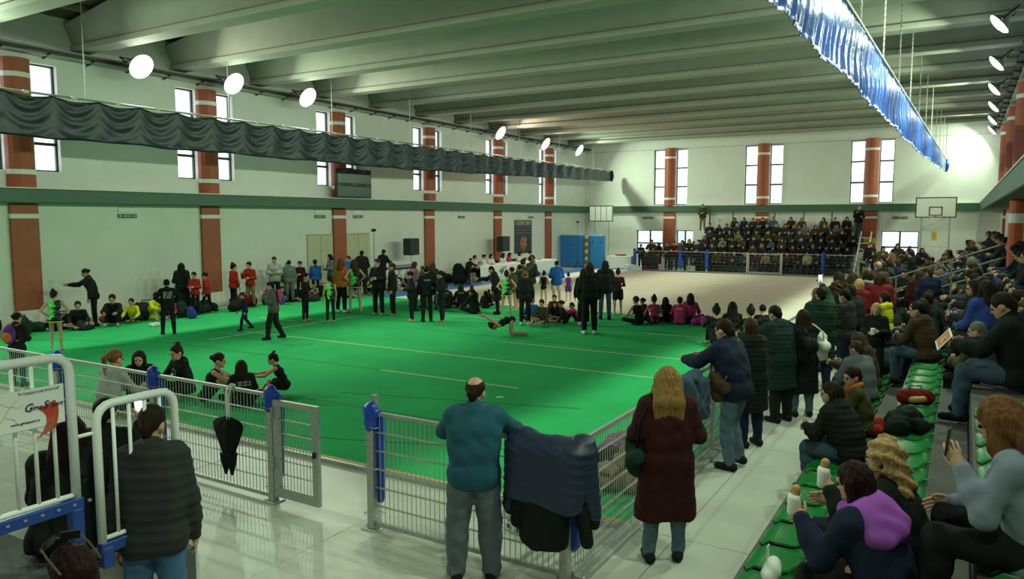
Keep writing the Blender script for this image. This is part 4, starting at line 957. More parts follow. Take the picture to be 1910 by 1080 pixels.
MB().bbox(-.22, .22, -.035, -.022, .40, .68, .003).build('flower_print', mat('flower_red', (0, 0, 0)), t); MB().bbox(-.5, .5, -.05, .05, 0, .25, .01).build('base', cloth('pink'), t)
for s in (-1, 1): MB().tube([(s*.48, .03, 0), (s*.48, .03, 1.05)], .015, 6).build('upright', steel, t)
# basketball hoops
def hoop(x, y, label, old):
    t = thing('basketball_hoop', label, 'hoop', (x, y, 0))
    pm = band_white; w_, z0, z1 = (.9, 3.05, 4.07) if not old else (.82, 2.82, 3.82)
    b = MB().bbox(-w_, w_, -.02, .02, z0, z1, .006).build('backboard', mat('pale_backboard', (.72, .74, .66), .5), t)
    ln = MB(); zf = -.024
    def fr(a0, a1, c0, c1, q):
        ln.box(a0, a1, zf, -.018, c0, c0+q); ln.box(a0, a1, zf, -.018, c1-q, c1); ln.box(a0, a0+q, zf, -.018, c0, c1); ln.box(a1-q, a1, zf, -.018, c0, c1)
    fr(-w_, w_, z0, z1, .05)
    if not old: fr(-.295, .295, z0+.10, z0+.55, .05)
    else:
        for xx in (-.38, 0, .38): ln.box(xx-.015, xx+.015, zf, -.018, z0, z1)
    ln.build('painted_lines', dark_frame, b)
    hy = -.30; r_ = .225; zz = z0-.0+.12 if not old else z0+.1
    if not old:
        rim = MB().tube([(r_*math.cos(a*math.pi/10), hy+r_*math.sin(a*math.pi/10), zz) for a in range(21)], .012, 6, cap=False).build('rim', mat('hoop_orange', (.55, .12, .03), .5), t)
        MB().box(-.08, .08, -.09, -.02, zz-.05, zz+.02).build('rim_bracket', mat('hoop_orange', (0, 0, 0)), t)
        nt_ = MB()
        for a in range(10):
            for d in (-1, 1):
                a0 = a*math.pi/5; pts = [((r_-.1*f)*math.cos(a0+d*f*.6), hy+(r_-.1*f)*math.sin(a0+d*f*.6), zz-.4*f) for f in (0, .35, .7, 1)]; nt_.tube(pts, .005, 3)
        tag(nt_.build('net', band_white, t), kind='stuff')
    for s in (-1, 1):
        if not old:
            MB().tube([(s*.62, .1, 0), (s*.62, .1, z0+.2)], .04, 8).build('post', steel, t)
            MB().tube([(s*.62, 1.6, .05), (s*.62, .1, 1.7)], .025, 6).build('brace', steel, t)
            MB().bar((s*.62, .1, z0+.25), (s*.62, .0, z0+.35), .05, .05).build('arm', steel, t)
        else:
            MB().tube([(s*.5, .05, z0+.3), (s*.5-.3, .8, z0-.5), (s*.5-.5, 1.2, 1.2), (s*.5-.55, 1.3, .05)], .022, 6).build('arm', steel, t)
    if not old:
        for zz_ in (1.62, 2.45): MB().tube([(-.62, .1, zz_), (.62, .1, zz_)], .022, 6).build('crossbar', steel, t)
        MB().tube([(-.62, .1, 2.45), (.45, .1, z0)], .012, 5).build('tie_rod', steel, t)
        sg = MB().bbox(-.14, .1, .06, .075, 1.92, 2.38, .004).build('notice', yellow, t); MB().box(-.06, .03, .055, .06, 2.02, 2.26).build('notice_print', gold_tape, sg)
hoop(-1.27, 43.2, 'white basketball backboard with net on a steel frame, far right', False)
hoop(-19.66, 43.6, 'pale basketball backboard folded near the far left corner', True)
t = thing('notice', 'yellow notice fixed to the red column right of the far stand', 'sign', (-4.4, YB-.14, 1.62)); MB().bbox(-.36, .24, -.02, 0, 0, .33, .004).build('sheet', yellow, t); MB().box(-.28, .16, -.024, -.02, .12, .2).build('print', gold_tape, t)
# ------------------------------------------------------------------ far stand
SX0, SX1, SY0 = -13.4, -5.0, 42.35
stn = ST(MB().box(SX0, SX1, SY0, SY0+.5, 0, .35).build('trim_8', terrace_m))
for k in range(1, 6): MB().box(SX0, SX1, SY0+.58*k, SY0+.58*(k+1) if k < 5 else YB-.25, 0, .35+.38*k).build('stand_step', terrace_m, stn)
t = thing('stand_railing', 'dark railing along the back of the far stand', 'railing', (0, 45.5, 2.25))
for x in (-13.3, -11.9, -9.5, -7.9, -6.4, -5.05): MB().tube([(x, 0, 0), (x, 0, 1.15)], .035, 6).build('post', black_plastic, t)
MB().tube([(-13.3, 0, 1.15), (-5.05, 0, 1.15)], .02, 6).build('rail', steel, t)
for s, x in ((0, SX1+.06),):
    t = thing('stair_tower', 'white framed step ladder at the right end of the far stand', 'ladder', (x+.1, 42.4, 0))
    for q in (0, .5): MB().bar((q, 0, 0), (q+.1, 2.0, 2.3), .07, .07).build('stile', band_white, t)
    for k in range(7): MB().bar((.02+.014*k, .25*k+.15, .3*k+.2), (.5+.014*k, .25*k+.15, .3*k+.2), .12, .04).build('rung', band_white, t)
# blue rail and low stair at the right of the far stand
t = thing('blue_railing', 'light blue sloping handrail among the crowd right of the far stand', 'railing', (-2.9, 31, 0))
for zz in (.75, .95, 1.12): MB().tube([(-.3, 0, zz-.2), (.75, 0, zz+.25)], .02, 6).build('rail', mat('light_blue_enamel', (.08, .30, .45), .4), t)
for x in (-.25, .25, .7): MB().tube([(x, 0, 0), (x, 0, .95+.43*x)], .02, 6).build('post', mat('light_blue_enamel', (0, 0, 0)), t)
# ------------------------------------------------------------------ right-hand terrace with shell seats
TX = [-1.32, -.60, .14, .88]
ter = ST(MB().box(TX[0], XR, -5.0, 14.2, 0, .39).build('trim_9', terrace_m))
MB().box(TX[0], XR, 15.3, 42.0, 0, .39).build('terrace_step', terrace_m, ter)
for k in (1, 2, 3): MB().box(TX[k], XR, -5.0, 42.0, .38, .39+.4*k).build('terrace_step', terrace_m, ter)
MB().bbox(-1.1, -.62, 14.22, 15.3, 0, .40, .01).build('aisle_block', step_light, ter)
def seat_shell():
    P = []; n, q = 9, 9
    for i in range(n):
        f = i/(n-1); row = []
        for j in range(q):
            g_ = j/(q-1); y = -.215+.43*g_; e = (2*g_-1)**2
            z = .055-.030*math.sin(math.pi*min(1, f*1.15))*(1-e*.8)+.010*e
            x = .42*f; cr = .035*(abs(2*g_-1)**6)
            if f < .12: z -= .045*(1-f/.12)**1.5
            if f > .80: z += .075*((f-.80)/.20)**1.4
            x = x+cr*(1 if f < .5 else -1)
            row.append((x, y, z))
        P.append(row)
    s = MB(); s.sheet([list(r) for r in zip(*P)][::-1], .012); return s.mesh('seat_shell', seat_green, True)
shell_me = seat_shell(); foot_me = MB().box(.06, .34, -.14, .14, 0, .02).mesh('seat_bracket', black_plastic)
taken = []
for r_, (x, z, y0, n) in enumerate(((TX[0], .39, 3.2, 22), (TX[1], .79, 2.9, 24), (TX[2], 1.19, 2.6, 12))):
    for i in range(n):
        y = y0+.5*i
        if r_ == 0 and 14.0 < y < 15.5: continue
        t = thing('stadium_seat', f'glossy green shell seat, {ORD[r_+1]} row, {ORD[i+1]} from the near end', 'seat', (x+.02, y, z+.0), 0, f'green seats of the {ORD[r_+1]} row')
        link('seat_shell', shell_me, t); link('seat_bracket', foot_me, t)
# stair rail crossing the terrace farther back
t = thing('stair_handrail', 'grey double handrail climbing to the right through the near crowd', 'railing', (0, 19.5, 0))
for dz in (0, -.30, -.55): MB().tube([(-1.45, 0, 1.60+dz), (1.2, 0, 2.62+dz)], .021, 8).build('rail', mat('dull_rail_paint', (.17, .16, .14), .5), t)
for x in (-1.3, -.2, .9): MB().tube([(x, 0, .39 if x < -.6 else (.79 if x < .14 else 1.59)), (x, 0, 1.64+.385*(x+1.35))], .02, 6).build('post', mat('dull_rail_paint', (0, 0, 0)), t)
t = thing('orange_post', 'orange-red round post with a white band on the near right terrace', 'post', (.93, 19.0, 1.59))
MB().lathe([(.14, 0), (.14, 1.78), (.12, 1.82)], 14).build('shaft', mat('orange_red_paint', (.50, .085, .025), .5), t, smooth=False); MB().lathe([(.146, 1.32), (.146, 1.52)], 14).build('white_band', band_white, t)
# ------------------------------------------------------------------ near-left stand, stair barrier
SXE = -4.62
n0 = ST(MB().box(-14, -5.75, 3.55, 4.1, 0, .45).build('trim_10', step_light))
for y0, y1, z, m in ((3.0, 3.55, .47, step_dark), (2.45, 3.0, .86, step_light), (1.9, 2.45, .88, step_dark), (1.35, 1.9, 1.27, step_light), (.8, 1.35, 1.29, step_dark), (-1, .8, 1.66, step_light)):
    MB().bbox(-14, SXE if y0 < 2.9 else -5.0, y0, y1, 0, z, .006).build('stand_step', m, n0)
def barrier(label, x, y0, y1, zb, zt, gr, sign=False):
    t = thing('crowd_barrier', label, 'barrier', (x, y0, 0), 0, gr)
    L = y1-y0; rr = .10
    pts = [(0, 0, zb), (0, 0, zt-rr)]+[(0, rr-rr*math.cos(a), zt-rr+rr*math.sin(a)) for a in (.4, .8, 1.2, 1.57)]+[(0, L-rr+rr*math.sin(a), zt-rr+rr*math.cos(a)) for a in (0, .4, .8, 1.2, 1.57)]+[(0, L, zb)]
    MB().tube(pts, .026, 12).build('frame_tube', white_tube, t, smooth=True)
    MB().tube([(0, 0, zb+.02), (0, L, zb+.02)], .016, 8).build('bottom_tube', white_tube, t, smooth=True)
    n = max(2, round(L/.105))
    for i in range(1, n): MB().tube([(0, L*i/n, zb+.02), (0, L*i/n, zt)], .0115, 8).build('bar', white_tube, t, smooth=True)
    MB().bbox(-.03, .03, -.02, L+.03, zb-.07, zb-.0, .005).build('base_beam', blue_enamel, t)
    return t
b1 = barrier('large white tubular barrier with a sponsor sign at the left edge', -4.42, .80, 2.36, 1.36, 2.21, 'white barriers')
for yy_ in (.02, 1.55): MB().bbox(-.035, .035, yy_-.035, yy_+.035, .87 if yy_ > 1 else 1.29, 1.30, .006).build('blue_leg', blue_enamel, b1)
bl = MB()
for k in range(9): bl.lathe([(.011, 0), (.011, .012)], 6, (.03, .9+k*.09, 1.325))
bl.build('rivets', steel, b1)['kind'] = 'stuff'
b2 = barrier('lower white tubular barrier left of the man in the black jacket', -4.42, 2.50, 3.02, 1.03, 1.88, 'white barriers')
for yy_ in (.02, .5): MB().bbox(-.035, .035, yy_-.035, yy_+.035, .87 if yy_ < .3 else 0.48, 1.0, .006).build('blue_leg', blue_enamel, b2)
MB().tube([(0, -.13, 1.72), (0, 0, 1.72)], .012, 8).build('connector', white_tube, b2, smooth=True)
# sign hung on the first barrier
ps_, pe_ = PX(117, 714, -4.385), PX(117, 787, -4.385); hh = (ps_.z-pe_.z)/2
t = thing('sponsor_sign', 'white sponsor sign with red swoosh tied to the large white barrier', 'sign', (-4.385, ps_.y, (ps_.z+pe_.z)/2), R(90))
MB().bbox(-.62, 0, -.008, 0, -hh, hh, .003).build('panel', mat('white_sign_board', (.80, .80, .78), .4), t)
yF = -.0085; k_ = .0027; V_ = hh/36.5
W = lambda u, v: (-(117-u)*k_, yF, (750.5-v-(117-u)*.18)*V_)      # layout of the print, measured along the board
sw = [(63, 741), (97, 736), (103, 748), (104, 760), (101, 775), (96, 787), (57, 795), (70, 786), (78, 772), (79, 762), (74, 752)]
polys('red_swoosh', [([W(u, v+2) for u, v in sw[::-1]], (0, -1, 0))], print_red, t, .001)
for q in range(3): MB().tube([tuple(Vector(W(62+8*q, 794-q))+Vector((0, -.002, 0))), tuple(Vector(W(76+7*q, 782))+Vector((0, -.002, 0))), tuple(Vector(W(84+6*q, 766))+Vector((0, -.002, 0)))], .0009, 4).build('swoosh_line', cloth('cream'), t)
lettering('ATTREZZATURE SPORTIVE', .0175, print_grey, t, (-.135, yF-.001, hh*.80), (math.pi/2, 0, 0))
for a, b, dx in (('G', 'ima', -.222), ('S', 'port', -.122)):
    lettering(a, .062, print_navy, t, (dx, yF-.004, .008), (math.pi/2, 0, 0), shear=.3, align='LEFT'); lettering(b, .036, print_navy, t, (dx+.046, yF-.004, .004), (math.pi/2, 0, 0), shear=.3, align='LEFT')
lettering('www.gimasport.it', .021, print_navy, t, (-.215, yF-.001, -hh*.62), (math.pi/2, 0, 0))
for l_ in ([(-.36, -.07), (-.32, -.02), (-.29, .03), (-.25, .06)], [(-.32, -.02), (-.27, -.04), (-.25, -.08)], [(-.29, .03), (-.33, .06), (-.35, .04)], [(-.29, .035), (-.245, .02), (-.22, .035)]): MB().tube([(a, yF, b) for a, b in l_], .0022, 5).build('gymnast_outline', mat('pale_peach_print', (.62, .45, .36), .6), t)
for a in (-.57, -.24, -.03): MB().tube([(a, yF+.001, hh*.88), (a, yF-.003, hh*.88)], .005, 8).build('eyelet', steel, t)
# ------------------------------------------------------------------ loose things
def softthing(name, label, cat, prims, m, loc, rz=0., res=.015, k=.03, disp=None, planes=(), group=None, part='body'):
    t = thing(name, label, cat, loc, rz, group); o = link(part, to_mesh(part, [(*soft(prims, res, k, disp=disp, planes=planes), 0)]), t); dress(o, m); return t
# folded umbrella hooked on the fence
ub = (-6.80, FY-.07)
t = thing('umbrella', 'black half-folded umbrella hooked over the fence top rail', 'umbrella', (ub[0], ub[1], 0), .1)
V = []; n = 28; rows_ = 9
for i in range(rows_+1):
    f = i/rows_
    for k_ in range(n):
        a = 2*math.pi*k_/n; r_ = (.03+.16*min(1, f*6))*(1-.80*max(0, f-.1)**1.1)*(1+.28*abs(math.sin(3.5*a+.4)))*(1 if f > 0 else .3)
        z = .83-.44*f-.03*math.cos(7*a)*(f < .25)
        V.append((r_*math.cos(a), .30*r_*math.sin(a), z))
m_ = MB().add(V, [(i*n+k_, (i+1)*n+k_, (i+1)*n+(k_+1) % n, i*n+(k_+1) % n) for i in range(rows_) for k_ in range(n)]+[tuple(range(n)), tuple(reversed(range(rows_*n, rows_*n+n)))])
m_.build('canopy', cloth('black'), t, smooth=True)
for s in (-1, 1): MB().lathe([(.062, .22), (.045, .10), (.012, -.02)][::-1], 10, (s*.045, 0, .22)).build('canopy_tip', cloth('black'), t)
MB().tube([(0, 0, .3), (0, 0, .98), (0, .0, 1.12), (.0, .02, 1.17), (.0, .07, 1.195), (.0, .12, 1.18), (.0, .135, 1.13)], .012, 8).build('handle', white_tube, t, smooth=True)
MB().tube([(.03, 0, .78), (.035, 0, 1.1), (.035, .03, 1.17), (.035, .08, 1.19), (.035, .13, 1.12)], .008, 8).build('strap', white_tube, t)
# coats hung on the corner of the fence
dq = lambda X, Y, Z: .009*np.abs(np.sin((Z+.12*np.sin(X*3))*math.pi/.075))-.006
t = softthing('padded_jacket', 'navy padded jacket draped over the fence corner', 'jacket', [cap((-.24, 0, 1.16), (.20, .06, 1.16), .10), *[cap((x, -.04, 1.13), (x*1.02, -.10, .78-.02*math.sin(x*9)), .095, .075) for x in (-.27, -.18, -.09, 0, .09, .18, .26)],
    cap((-.31, -.0, 1.14), (-.37, -.02, .62), .085, .058), cap((.29, .05, 1.15), (.37, .06, .66), .09, .058), cap((-.25, .05, 1.2), (-.28, .02, 1.12), .08), cap((.26, .1, 1.2), (.27, .08, 1.12), .08)], mat('navy_nylon', (.014, .022, .060), .5, bump=.2, bscale=30), (-2.78, FY-.13, 0), 0, .013, .08, dq, part='shell')
for s, xx in ((-1, -.37), (1, .37)): o = link('cuff', to_mesh('cuff', [(*soft([cap((xx, -.01 if s < 0 else .06, .64), (xx, -.01 if s < 0 else .06, .58), .05, .045)], .012), 0)]), t); dress(o, cloth('black'))
t = softthing('coat', 'long black coat hanging below the navy jacket on the fence corner', 'coat', [cap((-.14, -.03, .95), (-.12, -.06, .45), .08, .10), cap((.12, -.02, .95), (.08, -.04, .42), .09, .11), cap((0, -.03, .9), (-.02, -.06, .40), .10, .11),
    cap((-.25, -.04, .85), (-.27, -.05, .52), .06, .05), cap((.27, .02, .85), (.33, .03, .44), .065, .05)], cloth('black'), (-2.78, FY-.15, 0), 0, .014, .05, folds(.003), [((0, 0, .36), (.12, 0, -1))], part='shell')
t = softthing('denim_jacket', 'blue denim jacket hung over the walkway fence', 'jacket', [cap((0, -.25, 1.17), (0, .25, 1.17), .06), cap((.05, -.18, 1.1), (.06, -.12, .72), .07, .09), cap((.05, .12, 1.1), (.06, .1, .80), .07, .08), cap((-.06, 0, 1.1), (-.07, .05, .85), .06, .08), cap((.09, .24, 1.1), (.1, .28, .7), .055, .045)],
    cloth('denim'), (-2.62, 8.35, 0), 0, .016, .05, folds(.012), part='cloth')
# shoes behind the near fence
def sneaker(x, y, a, label, col='white', grp='shoes behind the near fence', z=0.):
    key = 'sneaker_mesh'
    if key not in CACHE:
        CACHE[key] = to_mesh('upper', [(*soft([cap((0, -.10, .05), (0, .11, .04), .044, .036), cap((0, -.09, .09), (0, -.02, .07), .04, .036)], .009, .02, planes=[((0, 0, .015), (0, 0, -1))], subs=[ell((0, -.08, .14), (.03, .05, .04))]), 0)])
        CACHE['sole_mesh'] = to_mesh('sole', [(*soft([ell((0, -.03, .012), (.048, .12, .016)), ell((0, .08, .012), (.044, .075, .014))], .008), 0)])
        CACHE['lace_mesh'] = MB().box(-.025, .025, .0, .012, .082, .088).box(-.025, .025, .03, .042, .078, .084).box(-.046, -.038, -.05, -.03, .03, .07).box(-.046, -.038, -.01, .01, .03, .07).box(.038, .046, -.05, -.03, .03, .07).box(.038, .046, -.01, .01, .03, .07).mesh('stripes', None); CACHE['lace_mesh'].materials.append(None)
    t = thing('sneaker', label, 'shoe', (x, y, z), a, grp)
    dress(link('upper', CACHE[key], t), cloth(col)); dress(link('sole', CACHE['sole_mesh'], t), band_white); dress(link('stripes', CACHE['lace_mesh'], t), cloth('black'))
for i, (x, y, a) in enumerate([(-3.86, 6.38, .6), (-3.74, 6.30, .9), (-3.62, 6.42, 1.6), (-3.5, 6.3, 2.2), (-3.62, 6.02, 1.1), (-3.5, 5.98, 1.3), (-3.34, 5.9, -2.2), (-3.24, 5.98, -2.6)]):
    sneaker(x, y, a, f'{ORD[i+1]} white black-striped sneaker of the pile behind the near fence, left to right')
# bags
BAGC = {}
def bag(label, x, y, z=0., a=0., s=1., col='black', kind=0, group=None, cat='bag'):
    if kind not in BAGC:
        if kind == 0: pr = [cap((-.2, 0, .14), (.2, 0, .14), .13), cap((-.15, 0, .2), (.15, 0, .2), .09)]; h = [(-.12, .05, .24), (-.1, .05, .36), (.1, .05, .36), (.12, .05, .24)]
        elif kind == 1: pr = [cap((0, 0, .13), (0, -.02, .33), .15, .11), cap((0, .1, .12), (0, .09, .2), .09, .08)]; h = [(-.05, -.03, .42), (-.04, -.03, .48), (.04, -.03, .48), (.05, -.03, .42)]
        else: pr = [cap((-.22, 0, .07), (.18, .05, .09), .10, .12), cap((0, -.14, .06), (.1, .16, .07), .09, .08), cap((-.1, .1, .1), (.05, 0, .16), .08)]; h = [(-.2, .1, .1), (-.05, .16, .18), (.12, .12, .15)]
        BAGC[kind] = (to_mesh('bag_body', [(*soft(pr, .02, .05, disp=folds(.012), planes=[((0, 0, .012), (0, 0, -1))]), 0)]), MB().tube(h, .013, 6).mesh('strap', None)); BAGC[kind][1].materials.append(None)
    t = thing('bag', label, cat, (x, y, z), a, group); t.scale = (s,)*3
    dress(link('bag_body', BAGC[kind][0], t), cloth(col)); dress(link('strap', BAGC[kind][1], t), cloth('char')); return t
bl_ = [(8.3, 'cream', 2), (8.9, 'black', 0), (9.5, 'black', 0), (10.2, 'dgreen', 2), (10.9, 'black', 0), (11.5, 'black', 2), (12.6, 'pink', 2), (13.2, 'black', 0), (13.8, 'char', 0), (14.3, 'black', 2), (14.8, 'dgreen', 0), (15.2, 'black', 0), (15.7, 'black', 2), (16.9, 'dred', 0), (17.5, 'black', 2), (18.4, 'white', 1), (19.1, 'black', 0), (19.9, 'tan', 2), (20.8, 'black', 0), (21.6, 'navy', 2), (22.4, 'black', 0), (25.3, 'black', 0), (26.0, 'white', 1), (26.8, 'navy', 0), (27.6, 'black', 2), (28.3, 'char', 0)]
for i, (y, c_, kd) in enumerate(bl_):
    bag(f'{c_.replace("dgreen","dark green").replace("char","charcoal").replace("dred","dark red")} sports bag, {ORD[i+1]} from the left along the left wall', -21.0+.35*math.sin(i*2.1), y, .045, i*1.3, 1.35 if kd != 1 else 1.2, c_, kd, 'bags along the left wall')
    if i % 2 == 0: bag(f'dark bag lying in front of the {ORD[i+1]} sports bag by the left wall', -20.3+.3*math.sin(i*1.7), y+.3, .045, i*.7, 1.1, ['black', 'char', 'dgreen'][i % 3], (i//2) % 3, 'bags along the left wall')
bag('blue bucket-shaped bag before the girls in yellow at the left wall', -19.6, 14.1, .045, 0, .8, 'royal', 1); bag('white shoe bag on the carpet edge at the far left', -19.0, 12.5, .045, .5, .5, 'white', 2)
bag('magenta bag lying on the green carpet near the far corner', *G(1312, 609)[:2], .045, .5, 1.1, 'magenta', 2)
for i, (u, v, c_, kd) in enumerate([(1150, 880, 'black', 2), (1165, 850, 'mauve', 2), (1175, 905, 'tan', 1), (1140, 915, 'tan', 2), (1225, 830, 'black', 0), (1265, 790, 'dred', 2)]):
    p = G(u, v); bag(f'{["black clutter", "mauve", "tan fur", "low tan", "black sports", "dark red"][i]} bag on the carpet behind the walkway fence', min(p.x, -3.0), p.y, .0 if p.y < 6.5 else .045, i, 1.1, c_, kd, 'bags behind the walkway fence')
tg = MB().box(-.06, .06, -.035, .035, 0, .003).build('paper_scrap', paper_white); p = G(932, 746); tg.location = (p.x, p.y, .046); tg.rotation_euler = (0, 0, .7); tag(tg, 'white paper scrap on the green carpet beside the bald man', 'paper')
# ================================================================== PEOPLE
def place(label, u, vf, vt, pose, b, rel, hair, top, bottom, shoes='black', X=None, z0=.045, group=None, smax=1.12, **kw):
    if X is None: p = G(u, vf, z0)
    else:
        p = PX(u, 500, X); p.z = z0
    h = tall(u, vt, p, z0); s = h/top_h(pose, b, 1.13 if b == 'k' else 1.0)
    return person(label, p.x, p.y, z0, heading(p.x, p.y, rel), min(smax, max(.55, s)), pose, b, hair, top, bottom, shoes, group=group, **kw)
J, LG = ('jacket', 'black'), ('leggings', 'black')
HI = dict(res=.0125, fine=True)
# ---- foreground
p = Vector((-4.02, 2.66, 0))
pm_ = G(276, 742, 1.87)
person('man in black padded jacket and blue jeans walking at lower left', pm_.x, pm_.y, 0, heading(pm_.x, pm_.y, -8), 1.08, {**POSES['stand_b'], 'head': (-22, 10), 'lean': 3}, 'm', ('short', 'dbrown'), ('puffer', 'char'), ('jeans', 'bdenim'), 'black', slim=.87, **HI)
place('balding man in teal jacket and grey trousers leaning on the near fence', 885, 1076, 712, {**POSES['rail'], 'lean': 10, 'la': ((.35, .7, -.65), (-.4, .95, -.12)), 'ra': ((.62, .55, -.62), (-.5, .85, .02)), 'head': (-14, 12), 'lg': ((.12, -.03, -1), (.02, -.08, -1)), 'rg': ((.10, .03, -1), (.04, -.1, -1))}, 'm', -4, ('bald', 'dbrown'), ('jacket', 'teal'), ('baggy', 'slate'), z0=0, **HI)
place('woman with long blond hair in maroon coat seen from behind', 1240, 1045, 688, {**POSES['fold'], 'la': ((.35, .05, -1), (-.5, .8, .1)), 'ra': ((.35, .05, -1), (-.5, .8, .1)), 'lg': ((.07, .02, -1), (.06, -.1, -1)), 'rg': ((.06, .12, -1), (.0, -.05, -1))}, 'f', 6, ('full', 'honey'), ('coat', 'maroon'), ('jeans', 'ldenim'), z0=0, boot=True, **HI)
place('man in navy jacket and faded jeans leaning on the walkway fence', 1368, 872, 598, {**POSES['rail'], 'lg': ((.08, .05, -1), (.02, -.12, -1)), 'rg': ((.02, .25, -1), (.05, -.28, -1))}, 'm', 58, ('short', 'dbrown'), ('jacket', 'navy'), ('jeans', 'ldenim'), z0=0, **HI)
place('woman in long black coat between the navy jacket and the dark teal coat', 1398, 832, 594, 'fold', 'f', 42, ('bob', 'brown'), ('longpuffer', 'black'), ('jeans', 'navy'), z0=0, boot=True, res=.015)
place('man in dark teal coat reaching left over the walkway fence', 1455, 786, 573, {**POSES['point'], 'la': ((.2, .85, -.45), (0, 1, -.1)), 'lean': 10}, 'm', 48, ('short', 'black'), ('longpuffer', 'dteal'), ('trousers', 'black'), z0=0, res=.015)
wb_ = place('woman in black coat with a white bag on her shoulder', 1494, 776, 578, 'fold', 'f', 24, ('long', 'dbrown'), ('coat', 'black'), ('jeans', 'ldenim'), z0=0, res=.015, boot=True)
place('tall man in dark green coat filming over the fence', 1526, 728, 536, {**POSES['raise']}, 'm', 25, ('short', 'black'), ('longpuffer', 'dgreen'), ('trousers', 'navy'), z0=0, res=.016)
place('curly-haired person in black behind the tall green-coated man', 1556, 690, 524, 'fold', 'f', 30, ('curly', 'brown'), ('longpuffer', 'black'), ('trousers', 'navy'), z0=0, res=.018)
place('person in red padded jacket standing in the walkway', 1598, 672, 520, 'stand', 'f', -5, ('bob', 'blond'), ('puffer', 'dred'), ('jeans', 'navy'), 'tan', z0=0, res=.018, boot=True)
place('woman in black with long dark hair by the walkway fence', 1570, 660, 508, 'rail', 'f', 50, ('long', 'dbrown'), ('coat', 'black'), ('trousers', 'black'), z0=0, res=.02)
def seated(label, u, vt, seat_z, pose, b, rel, hair, top, bottom, shoes='black', scale=1.0, X=None, group=None, **kw):
    th = top_h(pose, b, 1.13 if b == 'k' else 1.0)*scale; sh = seat_h(pose, b)*scale; z0 = seat_z-sh
    p = G(u, vt, z0+th) if X is None else PX(u, vt, X)
    a0 = heading(p.x, p.y, rel); hx, hy = (ground(pose, b)[0]['atlas'][:2]+ground(pose, b)[0]['RH'][:2, 2]*.12)*scale
    p.x -= hx*math.cos(a0)-hy*math.sin(a0); p.y -= hx*math.sin(a0)+hy*math.cos(a0)
    return person(label, p.x, p.y, z0, a0, scale, pose, b, hair, top, bottom, shoes, group=group, **kw)
SZ = [.445, .845, 1.245]
seated('woman in grey-blue sweater with long auburn hair holding a phone', 1862, 745, SZ[2]-.02, 'sit_call', 'f', 84, ('full', 'auburn'), ('sweater', 'bluegrey'), ('trousers', 'black'), scale=1.0, **HI)
seated('woman with purple hood and dark bob eating on the second row', 1592, 862, SZ[1]-.02, {**POSES['sit_eat'], 'lean': 20, 'head': (-4, 14), 'la': ((.2, .45, -.85), (-.3, .75, .75))}, 'f', 62, ('bob', 'plum'), ('jacket', 'navy'), ('trousers', 'black'), scale=.97, **HI)
seated('woman with long curly blond hair on the second row', 1648, 815, SZ[1]-.02, 'sit_eat', 'f', 72, ('curly', 'blond'), ('jacket', 'black'), ('trousers', 'black'), scale=1.0, **HI)
seated('grey-haired person in black padded jacket and jeans on the first row', 1550, 712, SZ[0]-.02, {**POSES['sit_b'], 'lean': 24}, 'm', 62, ('bob', 'dbrown'), ('puffer', 'black'), ('jeans', 'denim'), scale=1.0, res=.014, fine=True)
seated('boy with orange scarf and dark green coat on the first row', 1590, 684, SZ[0]-.02, {**POSES['sit_b'], 'lean': 14, 'head': (30, 8)}, 'k', 92, ('short', 'dbrown'), ('jacket', 'olive'), ('trousers', 'black'), scale=.9, res=.015)
seated('man in black jacket and jeans reading an orange leaflet', 1868, 548, SZ[2]-.02, {**POSES['sit_read'], 'lean': 9}, 'm', 78, ('short', 'dbrown'), ('jacket', 'black'), ('jeans', 'denim'), scale=1.14, res=.015, fine=True)
seated('person in olive coat with a white scarf on the second row', 1822, 600, SZ[1]-.02, 'sit_b', 'f', 60, ('short', 'grey'), ('jacket', 'olive'), ('trousers', 'black'), scale=1.0, res=.018)
pf = G(138, 1020, 1.66)
person('woman with dark red hair and sunglasses on her head, bottom left corner', pf.x, pf.y, 0, heading(pf.x, pf.y, 14), .985, 'stand_b', 'f', ('bob', 'plum'), ('jacket', 'black'), ('trousers', 'black'), res=.0125)
seated('reddish-haired person in black sitting behind the large white barrier', 126, 772, .88, 'sit_b', 'f', -20, ('long', 'plum'), ('jacket', 'black'), ('trousers', 'black'), res=.016)
seated('dark-haired person in black looking at a phone behind the lower barrier', 196, 742, .88, {**POSES['phone'], **{k: POSES['sit_b'][k] for k in ('lg', 'rg')}, 'lean': 12, 'ra': ((.12, .65, -.6), (-.25, .45, .9))}, 'm', -22, ('short', 'black'), ('jacket', 'black'), ('trousers', 'black'), scale=.95, res=.016)
# ---- girls sitting behind the near fence
place('seated girl in light grey sweater with reddish ponytail behind the fence', 200, 772, 655, 'floor_cross', 'k', -50, ('pony', 'auburn'), ('sweater', 'lgrey'), ('leggings', 'black'), X=None)
place('seated dark-haired girl in black bending forward behind the fence', 268, 744, 649, 'floor_knees', 'k', 170, ('long', 'dbrown'), ('jacket', 'black'), LG)
place('seated girl in black hoodie with round print and hair bun', 347, 738, 641, 'floor_legs', 'k', 120, ('bun', 'dbrown'), ('hoodie', 'black'), LG)
place('seated girl in black top leaning beside the hoodie girl', 384, 752, 659, 'floor_knees', 'k', -100, ('lowbun', 'dbrown'), ('leo', 'black'), ('shorts', 'black'))
place('seated girl in black jacket with white stripes on the back', 456, 758, 674, 'floor_cross', 'k', 12, ('long', 'dbrown'), J, LG)
place('seated girl in black leotard in profile with a white hair tie', 533, 738, 658, {**POSES['floor_knees'], 'lg': ((.3, .95, .12), (-.5, -.1, -.35)), 'rg': ((.3, .95, .12), (-.5, .3, -.35)), 'lean': 24}, 'k', 82, ('bun', 'black'), ('leo', 'black'), ('shorts', 'black'), None, res=.016)
